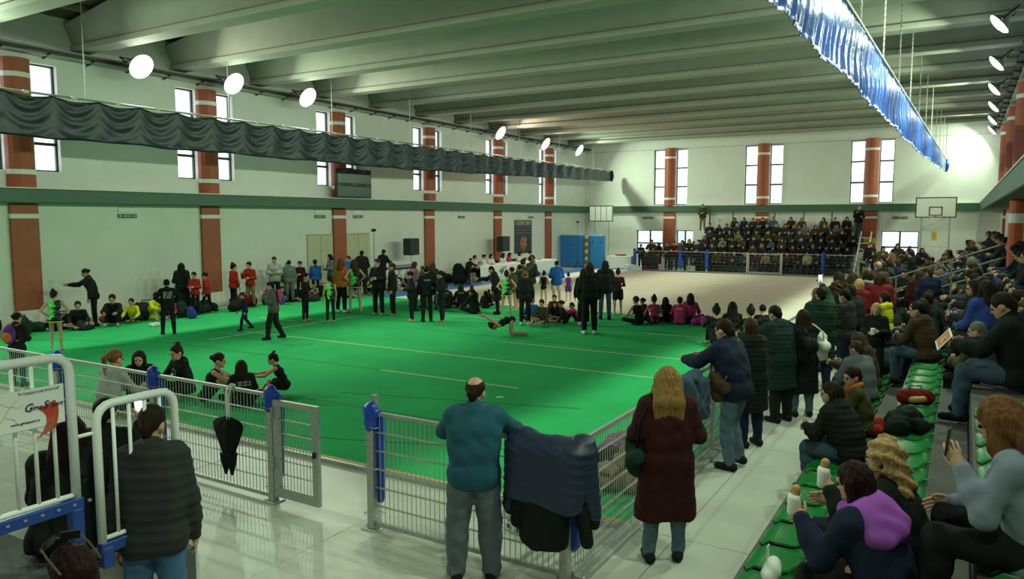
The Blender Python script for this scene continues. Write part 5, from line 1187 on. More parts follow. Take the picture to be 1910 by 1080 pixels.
place('girl with orange and violet backpack standing behind the left fence panels', 36, 720, 582, 'fold', 'k', -40, ('lowbun', 'black'), J, ('jeans', 'navy'))
# ---- gymnasts and coaches on the green carpet (u, foot v, head v)
place('gymnast in black and bright green leotard with hands on hips, far left', 106, 654, 541, 'hips_bend', 'k', -10, ('bun', 'dbrown'), ('leo', 'leogreen'), ('skirt', 'lime'), None)
place('coach in black pointing left beside the left wall', 180, 577, 501, 'point', 'f', 95, ('lowbun', 'black'), J, LG, X=-20.4)
place('girl in black tracksuit with white back print, standing apart', 315, 623, 521, 'hips', 'k', 6, ('lowbun', 'black'), J, ('trousers', 'black'))
place('tall person with curly black hair in long black coat by the left wall', 342, 577, 491, 'fold', 'f', 20, ('curly', 'black'), ('coat', 'black'), ('trousers', 'black'), X=-20.6)
place('boyish gymnast in red top facing the curly-haired coach', 359, 573, 507, 'fold', 'k', 150, ('short', 'black'), ('sweater', 'red'), LG, X=-20.3)
place('girl in red sweater and black leggings by the second column', 385, 577, 508, 'walk', 'k', 70, ('lowbun', 'black'), ('sweater', 'red'), LG, X=-20.3)
place('girl in loose red sweater facing right along the left wall', 434, 570, 491, 'stand', 'k', -60, ('bun', 'black'), ('sweater', 'red'), LG, X=-20.3)
place('girl in red top and tan trousers raising a phone', 466, 565, 488, 'phone', 'k', 150, ('lowbun', 'black'), ('sweater', 'red'), ('trousers', 'tan'), X=-20.5)
place('small blurred boy in navy walking across the carpet', 458, 616, 545, 'walk', 'k', 100, ('short', 'brown'), ('sweater', 'navy'), ('trousers', 'navy'))
hk = place('person in grey hooded jacket with pink and blue backpack walking left', 512, 633, 525, 'walk_eat', 'm', 78, ('short', 'black'), ('hoodie', 'mgrey'), ('trousers', 'black'), res=.018)
place('gymnast in black top and green skirt facing right', 570, 600, 509, 'fold', 'k', -120, ('lowbun', 'black'), ('leosleeve', 'black'), LG, None)
place('gymnast in black and green leotard over black leggings', 617, 602, 514, 'stand', 'k', 20, ('bun', 'black'), ('leo', 'leogreen'), LG, None)
place('girl in bright orange top with long reddish hair', 637, 583, 482, 'stand', 'f', -30, ('long', 'auburn'), ('sweater', 'orange'), ('trousers', 'black'), 'white')
place('gymnast in green sunburst leotard with bare legs and hands on hips', 663, 583, 484, 'hips', 'k', 20, ('long', 'brown'), ('leo', 'leogreen'), ('skirt', 'lime'), None)
place('man in black coat standing by the cream doors', 684, 545, 467, 'fold', 'm', -20, ('short', 'black'), ('longpuffer', 'black'), ('trousers', 'black'), X=-20.3)
place('woman in black looking down at the mixer stand', 712, 540, 466, 'away_bent', 'f', -40, ('short', 'black'), J, ('trousers', 'black'), X=-20.6)
place('woman in white and black jacket with folded arms by the left wall', 514, 563, 479, 'fold', 'f', 175, ('lowbun', 'black'), ('jacket', 'lgrey'), ('trousers', 'black'), X=-20.7)
place('person in grey tracksuit seen from behind by the left wall', 547, 562, 485, 'stand', 'f', 5, ('lowbun', 'black'), ('jacket', 'grey'), ('trousers', 'grey'), X=-20.4)
place('girl in dark clothes left of the grey tracksuit', 536, 560, 490, 'stand', 'k', 160, ('lowbun', 'black'), ('jacket', 'dgreen'), ('trousers', 'tan'), X=-20.9)
place('girl in maroon top right of the grey tracksuit', 560, 560, 487, 'fold', 'k', 160, ('short', 'black'), ('sweater', 'maroon'), LG, X=-20.9)
place('slim girl in blue sweater and dark leggings before the cream doors', 588, 560, 484, 'stand', 'k', 10, ('pony', 'black'), ('sweater', 'blue'), LG, X=-20.7)
place('woman with long black hair in grey before the cream doors', 618, 553, 474, 'fold', 'f', 110, ('long', 'black'), ('jacket', 'slate'), ('trousers', 'black'), X=-20.6)
place('person in royal blue jacket right of the orange top', 652, 556, 477, 'fold', 'f', 130, ('short', 'brown'), ('jacket', 'blue'), ('trousers', 'lgrey'), X=-19.6)
place('tall girl in black tracksuit left of the central group', 714, 588, 482, 'fold', 'k', 150, ('lowbun', 'brown'), J, ('trousers', 'black'), None)
place('girl in black with reddish hair close behind the tall girl', 726, 588, 490, 'stand', 'k', 100, ('lowbun', 'brown'), J, ('trousers', 'black'), None)
place('woman in mauve jacket in the central group', 772, 580, 488, 'fold', 'f', -60, ('bob', 'brown'), ('jacket', 'mauve'), ('trousers', 'black'))
place('girl in black with face turned left at front of the central group', 770, 600, 506, 'fold', 'k', 100, ('lowbun', 'black'), J, LG, None)
place('girl in black with white back lettering in the central group', 797, 600, 496, 'stand', 'k', 10, ('lowbun', 'black'), J, ('trousers', 'black'))
place('girl in black facing left at the right of the central group', 822, 600, 505, 'fold', 'k', 80, ('lowbun', 'black'), J, ('trousers', 'black'), None)
place('woman with long brown hair behind the central group', 808, 578, 489, 'fold', 'f', 30, ('long', 'brown'), J, ('jeans', 'denim'))
place('brown-haired woman in olive between the mauve jacket and long hair', 790, 574, 496, 'stand', 'f', 120, ('bob', 'brown'), ('jacket', 'olive'), ('trousers', 'black'))
# sitters in the middle
for i, (u, vf, vt, c_, rel, pz) in enumerate([(835, 575, 530, 'black', 10, 'floor_cross'), (858, 573, 531, 'black', 5, 'floor_cross'), (877, 566, 533, 'black', -20, 'floor_knees'), (886, 585, 538, 'black', 40, 'floor_cross'), (905, 575, 543, 'black', -10, 'floor_cross'), (912, 566, 541, 'dgreen', 0, 'floor_cross')]):
    place(f'{ORD[i+1]} girl from the left sitting in black in front of the emblem table', u, vf, vt, pz, 'k', rel, (('lowbun', 'long', 'short')[i % 3], 'dbrown'), ('hoodie' if i < 3 else 'jacket', c_), LG, group='girls sitting before the judges table')
place('woman in black leaning left beside the judges table front', 928, 586, 497, {**POSES['point'], 'lean': 16}, 'f', 90, ('short', 'black'), ('longpuffer', 'black'), ('trousers', 'black'))
place('gymnast in green-splashed leotard with bare legs right of the leaning woman', 945, 594, 505, 'hips', 'k', 5, ('bun', 'black'), ('leo', 'leogreen'), ('skirt', 'lime'), None)
for i, (u, vf, vt, c_, l_) in enumerate([(958, 582, 498, 'olive', 'bare-legged girl in olive and black in the huddle'), (968, 580, 494, 'dgreen', 'dark-haired girl in green in the huddle'), (975, 576, 483, 'olive', 'girl with raised arm at the back of the huddle'), (990, 573, 476, 'char', 'tallest girl at the back of the huddle'), (1001, 570, 480, 'leomulti', 'girl in violet and gold at the right of the huddle')]):
    place(l_, u, vf, vt, 'raise' if i == 2 else 'fold', 'k', 40-30*i, ('lowbun', 'dbrown'), ('leosleeve' if c_ == 'leomulti' else 'jacket', c_), None, None, group='huddle of girls')
place('girl in black tracksuit and white shoes right of the huddle', 988, 605, 504, 'stand', 'k', -5, ('lowbun', 'auburn'), J, ('trousers', 'black'), 'white')
place('slim gymnast in dark leotard on the beige carpet', 1012, 570, 506, 'fold', 'k', -20, ('bun', 'black'), ('leo', 'black'), None, None)
place('woman in bright blue jacket and pale shorts with back turned', 1029, 570, 487, 'fold', 'f', 5, ('lowbun', 'black'), ('jacket', 'blue'), ('shorts', 'cream'), None)
place('little gymnast with bare back and violet shorts on the beige carpet', 1060, 562, 509, 'fold', 'k', 5, ('bun', 'black'), ('leo', 'violet'), ('shorts', 'violet'), None)
for i, (u, vf, vt, c_, rel, pz, h_) in enumerate([(998, 604, 557, 'blue', 5, 'floor_cross', 'lowbun'), (1022, 604, 556, 'olive', 150, 'floor_legs', 'lowbun'), (1036, 602, 562, 'black', 180, 'floor_cross', 'long'), (1050, 604, 559, 'black', 90, 'floor_legs', 'lowbun'), (1066, 604, 566, 'pink', 100, 'floor_knees', 'short'), (1034, 590, 549, 'brown', 180, 'floor_cross', 'lowbun')]):
    place(f'{["girl in blue seated with back turned", "girl in olive with bare legs seated facing right", "long-haired girl in black sitting on the carpet", "girl sitting with legs out beside the tall friends", "girl sitting with pink trim by the tall friends", "girl sitting farther back among the seated circle"][i]}', u, vf, vt, pz, 'k', rel, (h_, 'dbrown'), ('sweater', c_), ('leggings', 'black') if i in (0, 2, 4) else None, None, group='circle of seated girls')
place('long-haired girl in black tracksuit second left of the tall friends', 1079, 605, 500, 'stand', 'k', 8, ('long', 'black'), J, ('trousers', 'black'), 'white')
place('tall long-haired girl in black with white trainers, foremost of the friends', 1099, 623, 490, 'stand', 'f', 5, ('long', 'dbrown'), J, ('trousers', 'black'), 'white', res=.018)
place('girl with curly dark hair in black top and blue jeans', 1128, 596, 487, 'fold', 'f', 0, ('curly', 'black'), J, ('jeans', 'denim'))
place('gymnast in dark maroon leotard and bare legs at the carpet edge', 1152, 588, 502, 'fold', 'k', 5, ('bun', 'black'), ('leosleeve', 'maroon'), ('shorts', 'black'), None)
place('girl partly hidden behind the curly-haired girl in jeans', 1140, 582, 503, 'stand', 'k', 15, ('short', 'black'), ('leosleeve', 'black'), None, None)
tk = G(955, 626, .045)
person('gymnast folded forward on her knees with head on the green carpet', tk.x, tk.y, .045, heading(tk.x, tk.y, 96), .82, 'tuck', 'k', ('bun', 'black'), ('leo', 'black'), None, None)
# seated group in pink
for i, (u, vf, vt, c_, h_, rel, tp) in enumerate([(1196, 606, 553, 'black', 'lowbun', 40, 'leo'), (1222, 604, 552, 'pink', 'bun', 10, 'leo'), (1245, 602, 556, 'black', 'long', 30, 'jacket'), (1262, 604, 554, 'pink', 'short', 0, 'jacket'), (1286, 601, 548, 'pink', 'long', -5, 'jacket'), (1205, 596, 556, 'dred', 'lowbun', 60, 'sweater')]):
    place(['girl in black leaning left in the pink group', 'girl in black and pink leotard sitting in the pink group', 'long-haired dark girl sitting between the pink jackets', 'girl in pink jacket with white lettering, short dark hair', 'girl in pink jacket with long hair, rightmost of the pink group', 'girl in dark red behind the leaning girl'][i], u, vf, vt, 'floor_cross', 'k', rel, (h_, 'dbrown'), (tp, c_), LG, group='seated girls in pink')
for i, (u, vf, vt, h_) in enumerate([(1338, 634, 572, 'bun'), (1368, 620, 565, 'long'), (1402, 636, 573, 'bun'), (1424, 618, 570, 'lowbun')]):
    place(f'{ORD[i+1]} gymnast from the left in black seen over the navy jacket man', u, vf, vt, 'stand' if i != 2 else 'floor_cross', 'k', 10, (h_, 'black'), ('leosleeve', 'black'), LG, None, group='gymnasts beyond the fence', smax=1.0) if False else place(f'{ORD[i+1]} gymnast from the left in black seen over the navy jacket man', u, vf+14, vt, 'floor_knees', 'k', 10, (h_, 'black'), ('leosleeve', 'black'), LG, None, group='gymnasts beyond the fence')
# girls sitting along the left wall among the bags
for i, (u, vt, c_, rel) in enumerate([(150, 560, 'black', 180), (236, 545, 'black', 170), (243, 556, 'yellow', 160), (275, 545, 'yellow', -150), (300, 560, 'pink', 170), (525, 540, 'dgreen', 180), (560, 548, 'black', 175), (585, 552, 'tan', 170), (690, 532, 'black', 180), (740, 530, 'white', 175), (760, 535, 'char', 160), (690, 540, 'lime', 170)]):
    p = PX(u, 560, -20.35); h = tall(u, vt, p, .045); pz = 'floor_knees' if i % 2 else 'floor_cross'; s = min(1., max(.7, h/top_h(pz, 'k', 1.13)))
    person(f'{ORD[i+1]} girl from the left sitting by the left wall, in {c_.replace("dgreen","dark green").replace("char","charcoal")}', p.x, p.y, .045, heading(p.x, p.y, rel), s, pz, 'k', ('lowbun', 'dbrown'), ('sweater', c_), LG if i % 3 else None, None, group='girls sitting along the left wall')
# judges
for i, u in enumerate((880, 897, 911, 934, 944, 965, 984)):
    p = PX(u, 480, -20.55); cl = ['cream', 'white', 'white', 'white', 'pink', 'white', 'white'][i]
    person(f'{ORD[i+1]} judge from the left in {"pale" if cl != "pink" else "pinkish"} top seated behind the table', p.x, p.y, .0, -math.pi/2+.2*math.sin(i*2), 1.0, 'sit_b', 'f', (('short', 'lowbun', 'bob', 'long', 'bob', 'bob', 'lowbun')[i], 'dbrown'), ('sweater', cl), ('trousers', 'black'), 'black', group='judges behind the table')
    t = thing('chair', f'chair of the {ORD[i+1]} judge from the left behind the table', 'chair', (p.x, p.y, 0), -math.pi/2, 'judge chairs')
    MB().bbox(-.21, .21, -.2, .22, .40, .44, .01).build('seat', black_plastic, t); MB().bbox(-.2, .2, -.24, -.21, .55, .85, .01).build('backrest', black_plastic, t)
    for sx in (-.18, .18):
        MB().bar((sx, .19, 0), (sx, .19, .4), .025, .025).build('leg', steel, t); MB().bar((sx, -.22, 0), (sx, -.22, .8), .025, .025).build('leg', steel, t)
place('woman in black reaching over the near end of the judges table', 872, 528, 482, {**POSES['point'], 'lean': 25}, 'f', -45, ('lowbun', 'black'), ('jacket', 'black'), ('trousers', 'black'), X=-19.1)
t = softthing('coat_heap', 'black coats heaped on a chair left of the judges table', 'coats', [cap((0, 0, .3), (0, 0, .75), .3, .22), cap((.2, 0, .3), (.2, .05, .6), .2, .15)], cloth('black'), (-19.6, 27.9, 0), 0, .03, .08, folds(.02))
MB().bar((-.15, -.2, 0), (-.15, -.2, .4), .03, .03).build('chair_leg', steel, t); MB().bar((.2, .2, 0), (.2, .2, .4), .03, .03).build('chair_leg', steel, t)
# ---- far stand: spectators one by one
DK = ['black', 'black', 'char', 'navy', 'dgreen', 'black', 'brown', 'dteal', 'char', 'black', 'char', 'navy', 'slate', 'olive', 'black']
CN = {'char': 'charcoal', 'dgreen': 'dark green', 'dteal': 'dark teal', 'dred': 'dark red', 'lgrey': 'light grey', 'bluegrey': 'blue-grey', 'slate': 'slate grey', 'denim': 'denim blue', 'ldenim': 'faded blue', 'royal': 'royal blue'}
cn = lambda c: CN.get(c, c)
HS = ['short', 'short', 'long', 'bob', 'lowbun', 'short', 'long']; HCN = ['black', 'dbrown', 'dbrown', 'brown', 'black', 'grey', 'brown', 'auburn']
for r_ in range(6):
    zt = .35+.38*r_; y = SY0+.58*r_+.30 if r_ else SY0+.28; k = 0; x = SX0+.3+.2*(r_ % 2)
    while x < SX1-.15:
        if not (r_ == 5 and (x < -12.1 or rng.random() < .12)):
            k += 1; c_ = rng.choice(DK)
            if r_ == 4 and abs(x+6.9) < .25: c_ = 'pink'
            if r_ == 0 and abs(x+7.1) < .25: c_ = 'cream'
            if rng.random() < .07: c_ = rng.choice(['maroon', 'lgrey', 'denim', 'tan', 'grey', 'brown'])
            st = rng.choice(HS[:4]); pz = 'sit' if rng.random() < .5 else 'sit_b'; b = rng.choice('mff'); s = rng.uniform(.9, 1.04)
            far_person(f'spectator in {cn(c_)}, {ORD[r_+1]} row of the far stand, {ORD[k]} from left', x, y, zt-seat_h(pz, b)*s+.0, math.pi+rng.uniform(-.35, .35), s, pz, b, st, rng.choice(HCN), c_, rng.choice(['black', 'navy', 'char', 'denim']), f'spectators in row {r_+1} of the far stand', rng.randrange(2), rng.choice(['jacket']))
        x += rng.uniform(.50, .60)
p = PY(1311, 390, 45.3); far_person('man standing on the top row at the left end of the far stand', p.x, 45.3, 2.25, math.pi+.2, .98, 'fold', 'm', 'short', 'grey', 'olive', 'tan')
p = PY(1602, 384, 44.6); far_person('man with raised hands standing high at the right end of the far stand', -4.95, 44.7, 1.95, math.pi+.3, 1.05, 'phone', 'm', 'short', 'grey', 'black', 'denim')
# standing public behind the far fence, left and right of the stand
for i, (u, vt, c_) in enumerate([(1196, 455, 'black'), (1216, 447, 'brown'), (1229, 452, 'maroon'), (1247, 452, 'black'), (1258, 450, 'dred'), (1265, 453, 'olive'), (1276, 448, 'char'), (1287, 442, 'dgreen'), (1296, 450, 'black'), (1304, 447, 'navy')]):
    y = 41.75+.35*(i % 3); p = PY(u, vt, y); h = min(1.85, max(1.45, p.z)); pz = ['fold', 'rail', 'stand'][i % 3]
    far_person(f'{ORD[i+1]} person from the left, in {cn(c_)}, standing behind the far fence', p.x, y, 0, math.pi+.3*math.sin(i*2), h/top_h(pz, 'f'), pz, 'f', HS[i % 4], HCN[i % 8], c_, ['black', 'denim', 'navy'][i % 3], 'people standing behind the far fence')
for i in range(24):
    u = 1612+i*11.0+4*math.sin(i*3); vt = [462, 452, 468, 459, 472][i % 5]+ (0 if u < 1790 else 0); y = 42.2-1.1*(i % 4); p = PY(u, vt, y); c_ = DK[(i*4+1) % 15] if i % 7 else ['lgrey', 'red', 'white', 'denim'][i//7]
    h = min(1.84, max(1.35, p.z)); pz = ['fold', 'stand', 'rail', 'phone'][i % 4]; b = 'mf'[i % 2]
    if p.x < -1.45: far_person(f'{ORD[i+1]} person from the left, in {cn(c_)}, standing right of the far stand', p.x, y, 0, math.pi+.5*math.sin(i*2.6), h/top_h(pz, b), pz, b, HS[i % 4], HCN[(i*3) % 8], c_, ['black', 'denim', 'navy'][i % 3], 'people standing right of the far stand')
def free(x, y, r=.42): return all((q[2].x-x)**2+(q[2].y-y)**2 > r*r for q in JO.values())
# ---- near right crowd: seated rows and people standing in the walkway
tops = ['jacket', 'puffer', 'jacket', 'hoodie', 'puffer']
special = [(1655, 545, 'yellow', 'child in bright yellow jacket standing in the walkway', 'k', 'puffer', 'dbrown'), (1640, 508, 'dred', 'woman in dark red jacket with brown bob in the walkway crowd', 'f', 'jacket', 'brown'), (1636, 565, 'black', 'fair-haired child in black holding a white cup', 'k', 'jacket', 'blond'), (1735, 500, 'navy', 'tall person in navy coat with dark hair in the terrace aisle', 'm', 'jacket', 'brown'), (1620, 505, 'char', 'person with pale scarf among the walkway crowd', 'f', 'jacket', 'dbrown'), (1640, 487, 'brown', 'bald man in brown standing in the walkway crowd', 'm', 'jacket', 'grey'), (1690, 503, 'black', 'bearded man in black in the walkway crowd', 'm', 'puffer', 'black'), (1715, 505, 'maroon', 'brown-haired woman in maroon in the walkway crowd', 'f', 'jacket', 'brown')]
yy_ = [15.0, 17.5, 13.2, 16.2, 18.6, 21.5, 20.0, 18.0]
for i, (u, vt, c_, lab, b, tp, hc) in enumerate(special):
    y = yy_[i]; p = PY(u, vt, y); z0 = 0 if p.x < -1.35 else (.39 if p.x < -.6 else .79); H_ = min(1.9, max(1.0, p.z-z0)); pz = ['phone', 'stand', 'fold', 'stand_b'][i % 4]
    person(lab, p.x, y, z0, heading(p.x, y, [60, 5, 170, 10, 20, 30, 150, 20][i]), H_/top_h(pz, b, 1.13 if b == 'k' else 1), pz, b, ('bald' if 'bald' in lab else ('short' if b == 'm' else 'bob'), hc), (tp, c_), ('trousers', 'black'), 'black')
n_ = 0
for i in range(26):
    y = 13.6+i*.95; x = -2.25+.42*(i % 2)+.12*math.sin(i*2.2)
    c_ = DK[(i*7+3) % 15]; b = 'fm'[(i*5) % 3 == 0]; pz = ['rail', 'fold', 'stand', 'rail', 'phone'][i % 5]; s = .94+.1*abs(math.sin(i*1.3))
    if not free(x, y, .46): continue
    n_ += 1
    lab = f'{ORD[n_]} of the people standing along the walkway fence, counted from near, in {cn(c_)}'
    if y < 22: person(lab, x, y, 0, R(45)+.5*math.sin(i), s, pz, b, (HS[i % 7], HCN[(i*3+1) % 8]), (tops[i % 3], c_), ('trousers', ['black', 'navy', 'denim'][i % 3]), 'black', group='people standing along the walkway fence', res=.022)
    else: far_person(lab, x, y, 0, R(45)+.5*math.sin(i), s, pz, b, HS[i % 4], HCN[(i*3+1) % 8], c_, ['black', 'navy', 'denim'][i % 3], 'people standing along the walkway fence')
for r_, (x, z) in enumerate(((-1.10, .39), (-.38, .79), (.36, 1.19), (1.08, 1.59))):
    k = 0; y = (11.4, 12.9, 11.2, 9.6)[r_]
    while y < 39:
        if not (r_ == 0 and 14.0 < y < 15.6) and rng.random() < .90 and not 18.8 < y < 19.9 and free(x, y):
            k += 1; c_ = rng.choice(DK); 
            if rng.random() < .09: c_ = rng.choice(['grey', 'maroon', 'denim', 'brown', 'slate', 'royal'])
            b = rng.choice('mff'); pz = rng.choice(['sit', 'sit_b', 'sit_read', 'sit_b']); s = rng.uniform(.92, 1.05); st = rng.choice(HS); ang = R(62)+rng.uniform(-.5, .5)
            lab = f'spectator in {cn(c_)} seated in the {ORD[r_+1]} terrace row, {ORD[k]} from the near end'
            if y < 20: person(lab, x, y, z+.055-seat_h(pz, b)*s, ang, s, pz, b, (st, rng.choice(HCN)), (rng.choice(tops[:3]), c_), ('trousers', rng.choice(['black', 'navy', 'denim', 'char'])), 'black', group=f'spectators in terrace row {r_+1}', res=.022)
            else: far_person(lab, x, y, z+.055-seat_h(pz, b)*s, ang, s, pz, b, rng.choice(HS[:4]), rng.choice(HCN), c_, rng.choice(['black', 'navy', 'denim']), f'spectators in terrace row {r_+1}', rng.randrange(2))
        y += rng.uniform(.58, .88) if y < 20 else rng.uniform(.7, 1.1)
# nobody stands inside anybody else: ease apart pairs that are too close
mov = [(o, .30 if any(q in o['label'] for q in ('sitting', 'seated', 'sit')) else .22) for o in COL.objects if o.name.startswith('person') and 'label' in o and o.location.y > 10.5]
for _ in range(25):
    for i in range(len(mov)):
        a, ra = mov[i]
        for j in range(i+1, len(mov)):
            b, rb = mov[j]; dx, dy = b.location.x-a.location.x, b.location.y-a.location.y
            if abs(dx) > .6 or abs(dy) > .6 or abs(a.location.z-b.location.z) > .3: continue
            d = math.hypot(dx, dy)+1e-6; need = ra+rb-d
            if need > 0:
                k = need*.25/d; a.location.x -= dx*k; a.location.y -= dy*k; b.location.x += dx*k; b.location.y += dy*k
for o, _ in mov:
    o.location.x = min(max(o.location.x, XL+.42), XR-.35); o.location.y = min(o.location.y, YB-.35)
    if o['label'] in JO: q = JO[o['label']]; JO[o['label']] = (q[0], q[1], o.location.copy(), q[3], q[4])
# ================================================================== THINGS HELD OR WORN

ROOTS = {o['label']: o for o in COL.objects if 'label' in o}
people_root = lambda l: ROOTS[l]
def joint(label, f, off=(0, 0, 0)):                    # world place of a joint, with an offset (right, forward, up) in the person's frame
    S, z, loc, ang, sc = JO[label]; q = (S[f] if isinstance(f, str) else f(S))-np.array((0, 0, z))+np.array(off); ca, sa = math.cos(ang), math.sin(ang)
    return Vector((loc.x+sc*(q[0]*ca-q[1]*sa), loc.y+sc*(q[0]*sa+q[1]*ca), loc.z+sc*q[2])), ang
def phone(label, who, side, off=(0, .03, .03), rx_=.2, lit=False, yaw=0.):
    S = JO[who][0]; d = S[side+'hd']; w_, ang = joint(who, side+'wr', d*.10+np.array(off))
    t = thing('phone', label, 'phone', w_); t.rotation_euler = (rx_, 0, ang+yaw)
    MB().bbox(-.037, .037, -.005, .005, -.072, .072, .003).build('case', black_plastic, t)
    MB().bbox(-.033, .033, -.0065, -.005, -.062, .062, .0005).build('screen', mat('lit_screen', (.75, .85, .95), .2, emit=3.5) if lit else scr, t); return t
A_ = 'woman in grey-blue sweater with long auburn hair holding a phone'
phone('black phone held by the woman in the grey-blue sweater', A_, 'l', (0, .02, .04), .1)
B_ = 'dark-haired person in black looking at a phone behind the lower barrier'
phone('brightly lit phone held up behind the lower white barrier', B_, 'r', (0, .05, .03), .3, True)
phone('phone held up by the tall man in the dark green coat', 'tall man in dark green coat filming over the fence', 'r', (0, .0, .05), 0, True)
D_ = 'man in black jacket and jeans reading an orange leaflet'
q, ang = joint(D_, 'lwr', (.12, .14, .02)); t = thing('leaflet', 'orange leaflet with white border held by the man in black', 'leaflet', q); t.rotation_euler = (R(-38), R(8), ang+R(180)+.35)
MB().bbox(-.17, .17, -.004, .004, -.11, .11, .002).build('sheet', paper_white, t)
for sy in (-1, 1): MB().box(-.15, .15, *sorted((sy*.0041, sy*.0055)), -.09, .09).build('orange_print', mat('leaflet_orange', (.50, .18, .07), .5), t)
MB().box(-.025, .025, .0055, .0065, -.04, .04).build('print_mark', cloth('cream'), t); MB().box(-.025, .025, -.0065, -.0055, -.04, .04).build('print_mark', cloth('cream'), t)
E_ = 'woman with purple hood and dark bob eating on the second row'
def sandwich(who, side, label):
    S = JO[who][0]; q, ang = joint(who, side+'wr', S[side+'hd']*.075+np.array((.0, .015, .02))); t = thing('sandwich', label, 'sandwich', q, ang)
    o = link('bread', to_mesh('bread', [(*soft([cap((0, .01, .02), (.01, .0, .085), .026, .028)], .01), 0)]), t); dress(o, mat('bread_crust', (.50, .28, .10), .7, var=.25, vscale=30))
    o = link('wrapper', to_mesh('wrapper', [(*soft([cap((0, .01, -.05), (0, .01, .03), .028, .034)], .01, disp=folds(.005)), 0)]), t); dress(o, paper_white)
sandwich(E_, 'l', 'sandwich in a white wrapper held by the purple-hooded woman'); sandwich('woman with long curly blond hair on the second row', 'l', 'wrapped sandwich held by the curly blond woman')
# purple hood lies on the shoulders: a part of her clothes
S, z = JO[E_][0], JO[E_][1]; u2, f2, r2 = S['R2'][:, 2], S['R2'][:, 1], S['R2'][:, 0]; n_ = S['neck']-np.array((0, 0, z))
v, f = soft([ell(n_-.06*u2-.10*f2, (.14, .075, .15), S['R2']), cap(n_+.0*u2-.05*f2-.10*r2, n_+.03*u2+.05*f2-.07*r2, .045), cap(n_+.0*u2-.05*f2+.10*r2, n_+.03*u2+.05*f2+.07*r2, .045), cap(n_-.12*u2-.08*f2-.08*r2, n_-.12*u2-.08*f2+.08*r2, .10)], .013, .05, disp=folds(.008))
dress(link('purple_hood', to_mesh('purple_hood', [(v, f, 0)]), people_root(E_)), cloth('purple'))['label'] = 'bright purple hood'
for who in ('child in bright yellow jacket standing in the walkway',): pass
# sunglasses pushed up into the hair
W_ = 'woman with dark red hair and sunglasses on her head, bottom left corner'
S, z = JO[W_][0], JO[W_][1]; o0 = S['atlas']-np.array((0, 0, z)); Rh = S['RH']; Pq = lambda x, y, zz: tuple(o0+Rh@np.array((x, y, zz)))
q, ang = joint(W_, 'atlas'); t = thing('sunglasses', 'dark sunglasses pushed up into the dark red hair', 'sunglasses', JO[W_][2], JO[W_][3])
sg = lambda *a: Pq(*a)
for s_ in (-1, 1):
    MB().tube([sg(s_*.088, -.07, .10), sg(s_*.09, 0, .16), sg(s_*.085, .045, .195)], .005, 6).build('temple_arm', mat('tan_plastic', (.12, .07, .045), .3), t)
    L_ = MB(); L_.add([sg(s_*.085, .048, .175), sg(s_*.012, .07, .19), sg(s_*.012, .052, .226), sg(s_*.08, .03, .212), sg(s_*.085, .058, .178), sg(s_*.012, .08, .193), sg(s_*.012, .062, .23), sg(s_*.08, .04, .216)], [(0, 1, 2, 3), (7, 6, 5, 4), (0, 4, 5, 1), (1, 5, 6, 2), (2, 6, 7, 3), (3, 7, 4, 0)]); L_.build('lens', black_plastic, t)
MB().tube([sg(-.014, .068, .205), sg(.014, .068, .205)], .005, 6).build('bridge', black_plastic, t)
# lettering and stripes on the backs of jackets
def back_print(who, rows, col='white', w_=.2, z0=.03):
    S, z, loc, ang, sc = JO[who]; f, u, r_ = S['R2'][:, 1], S['R2'][:, 2], S['R2'][:, 0]; c = S['chest']-np.array((0, 0, z)); mb = MB()
    for i in range(rows):
        n = 7 if rows < 3 else 5
        for k in range(n):
            a = (k-(n-1)/2)*w_/n; h_ = .018+.01*math.sin(k*2.1+i); q = c+u*(z0-.055*i)-f*(.112+.036)*.98+r_*a
            e1, e2, e3 = r_*w_/n*.36, u*h_, f*.012
            mb.add([tuple(q+i1*e1+i2*e2+i3*e3) for i1 in (-1, 1) for i2 in (-1, 1) for i3 in (-1, 1)], [(0, 1, 3, 2), (4, 6, 7, 5), (0, 4, 5, 1), (2, 3, 7, 6), (0, 2, 6, 4), (1, 5, 7, 3)])
    tag(mb.build('back_print', cloth(col), people_root(who)), kind='stuff')
back_print('girl in black tracksuit with white back print, standing apart', 4, 'lgrey', .26, .06)
back_print('girl in black with white back lettering in the central group', 1, 'lgrey', .2)
back_print('girl in pink jacket with white lettering, short dark hair', 1, 'white', .2)
back_print('seated girl in black jacket with white stripes on the back', 2, 'lgrey', .24, .0)
for i_ in (1, 2): back_print(f'{ORD[i_]} girl from the left sitting in black in front of the emblem table', 1, 'lgrey', .22, .08)
# scarves, cup, print, hair tie
def scarf(who, col, name='scarf'):
    S, z = JO[who][0], JO[who][1]; R2 = S['R2']; c = S['neck']-np.array((0, 0, z))+.035*R2[:, 2]
    ring = [c+R2@np.array((.075*math.cos(a), .082*math.sin(a), .012*math.sin(2*a))) for a in [k*math.pi/5 for k in range(11)]]
    P = [cap(a, b, .034) for a, b in zip(ring, ring[1:])]+[cap(c+.09*R2[:, 1], c+.12*R2[:, 1]-.16*R2[:, 2], .036, .03)]
    o = link(name, to_mesh(name, [(*soft(P, .016, .03, disp=folds(.004)), 0)]), people_root(who)); dress(o, cloth(col)); o['label'] = f'{col} {name}'
scarf('boy with orange scarf and dark green coat on the first row', 'orange'); scarf('person in olive coat with a white scarf on the second row', 'white'); scarf('person with pale scarf among the walkway crowd', 'lgrey')
w_ = 'fair-haired child in black holding a white cup'
q, ang = joint(w_, lambda S: (S['lwr']+S['rwr'])/2, (0, .10, .03)); t = thing('cup', 'white paper cup held by the fair-haired child in black', 'cup', q)
MB().lathe([(.028, -.045), (.036, .045), (.034, .045), (.026, -.04)], 14).build('cup_wall', paper_white, t, smooth=False); MB().lathe([(.037, .043), (.037, .052)], 14).build('cup_lid', band_white, t)
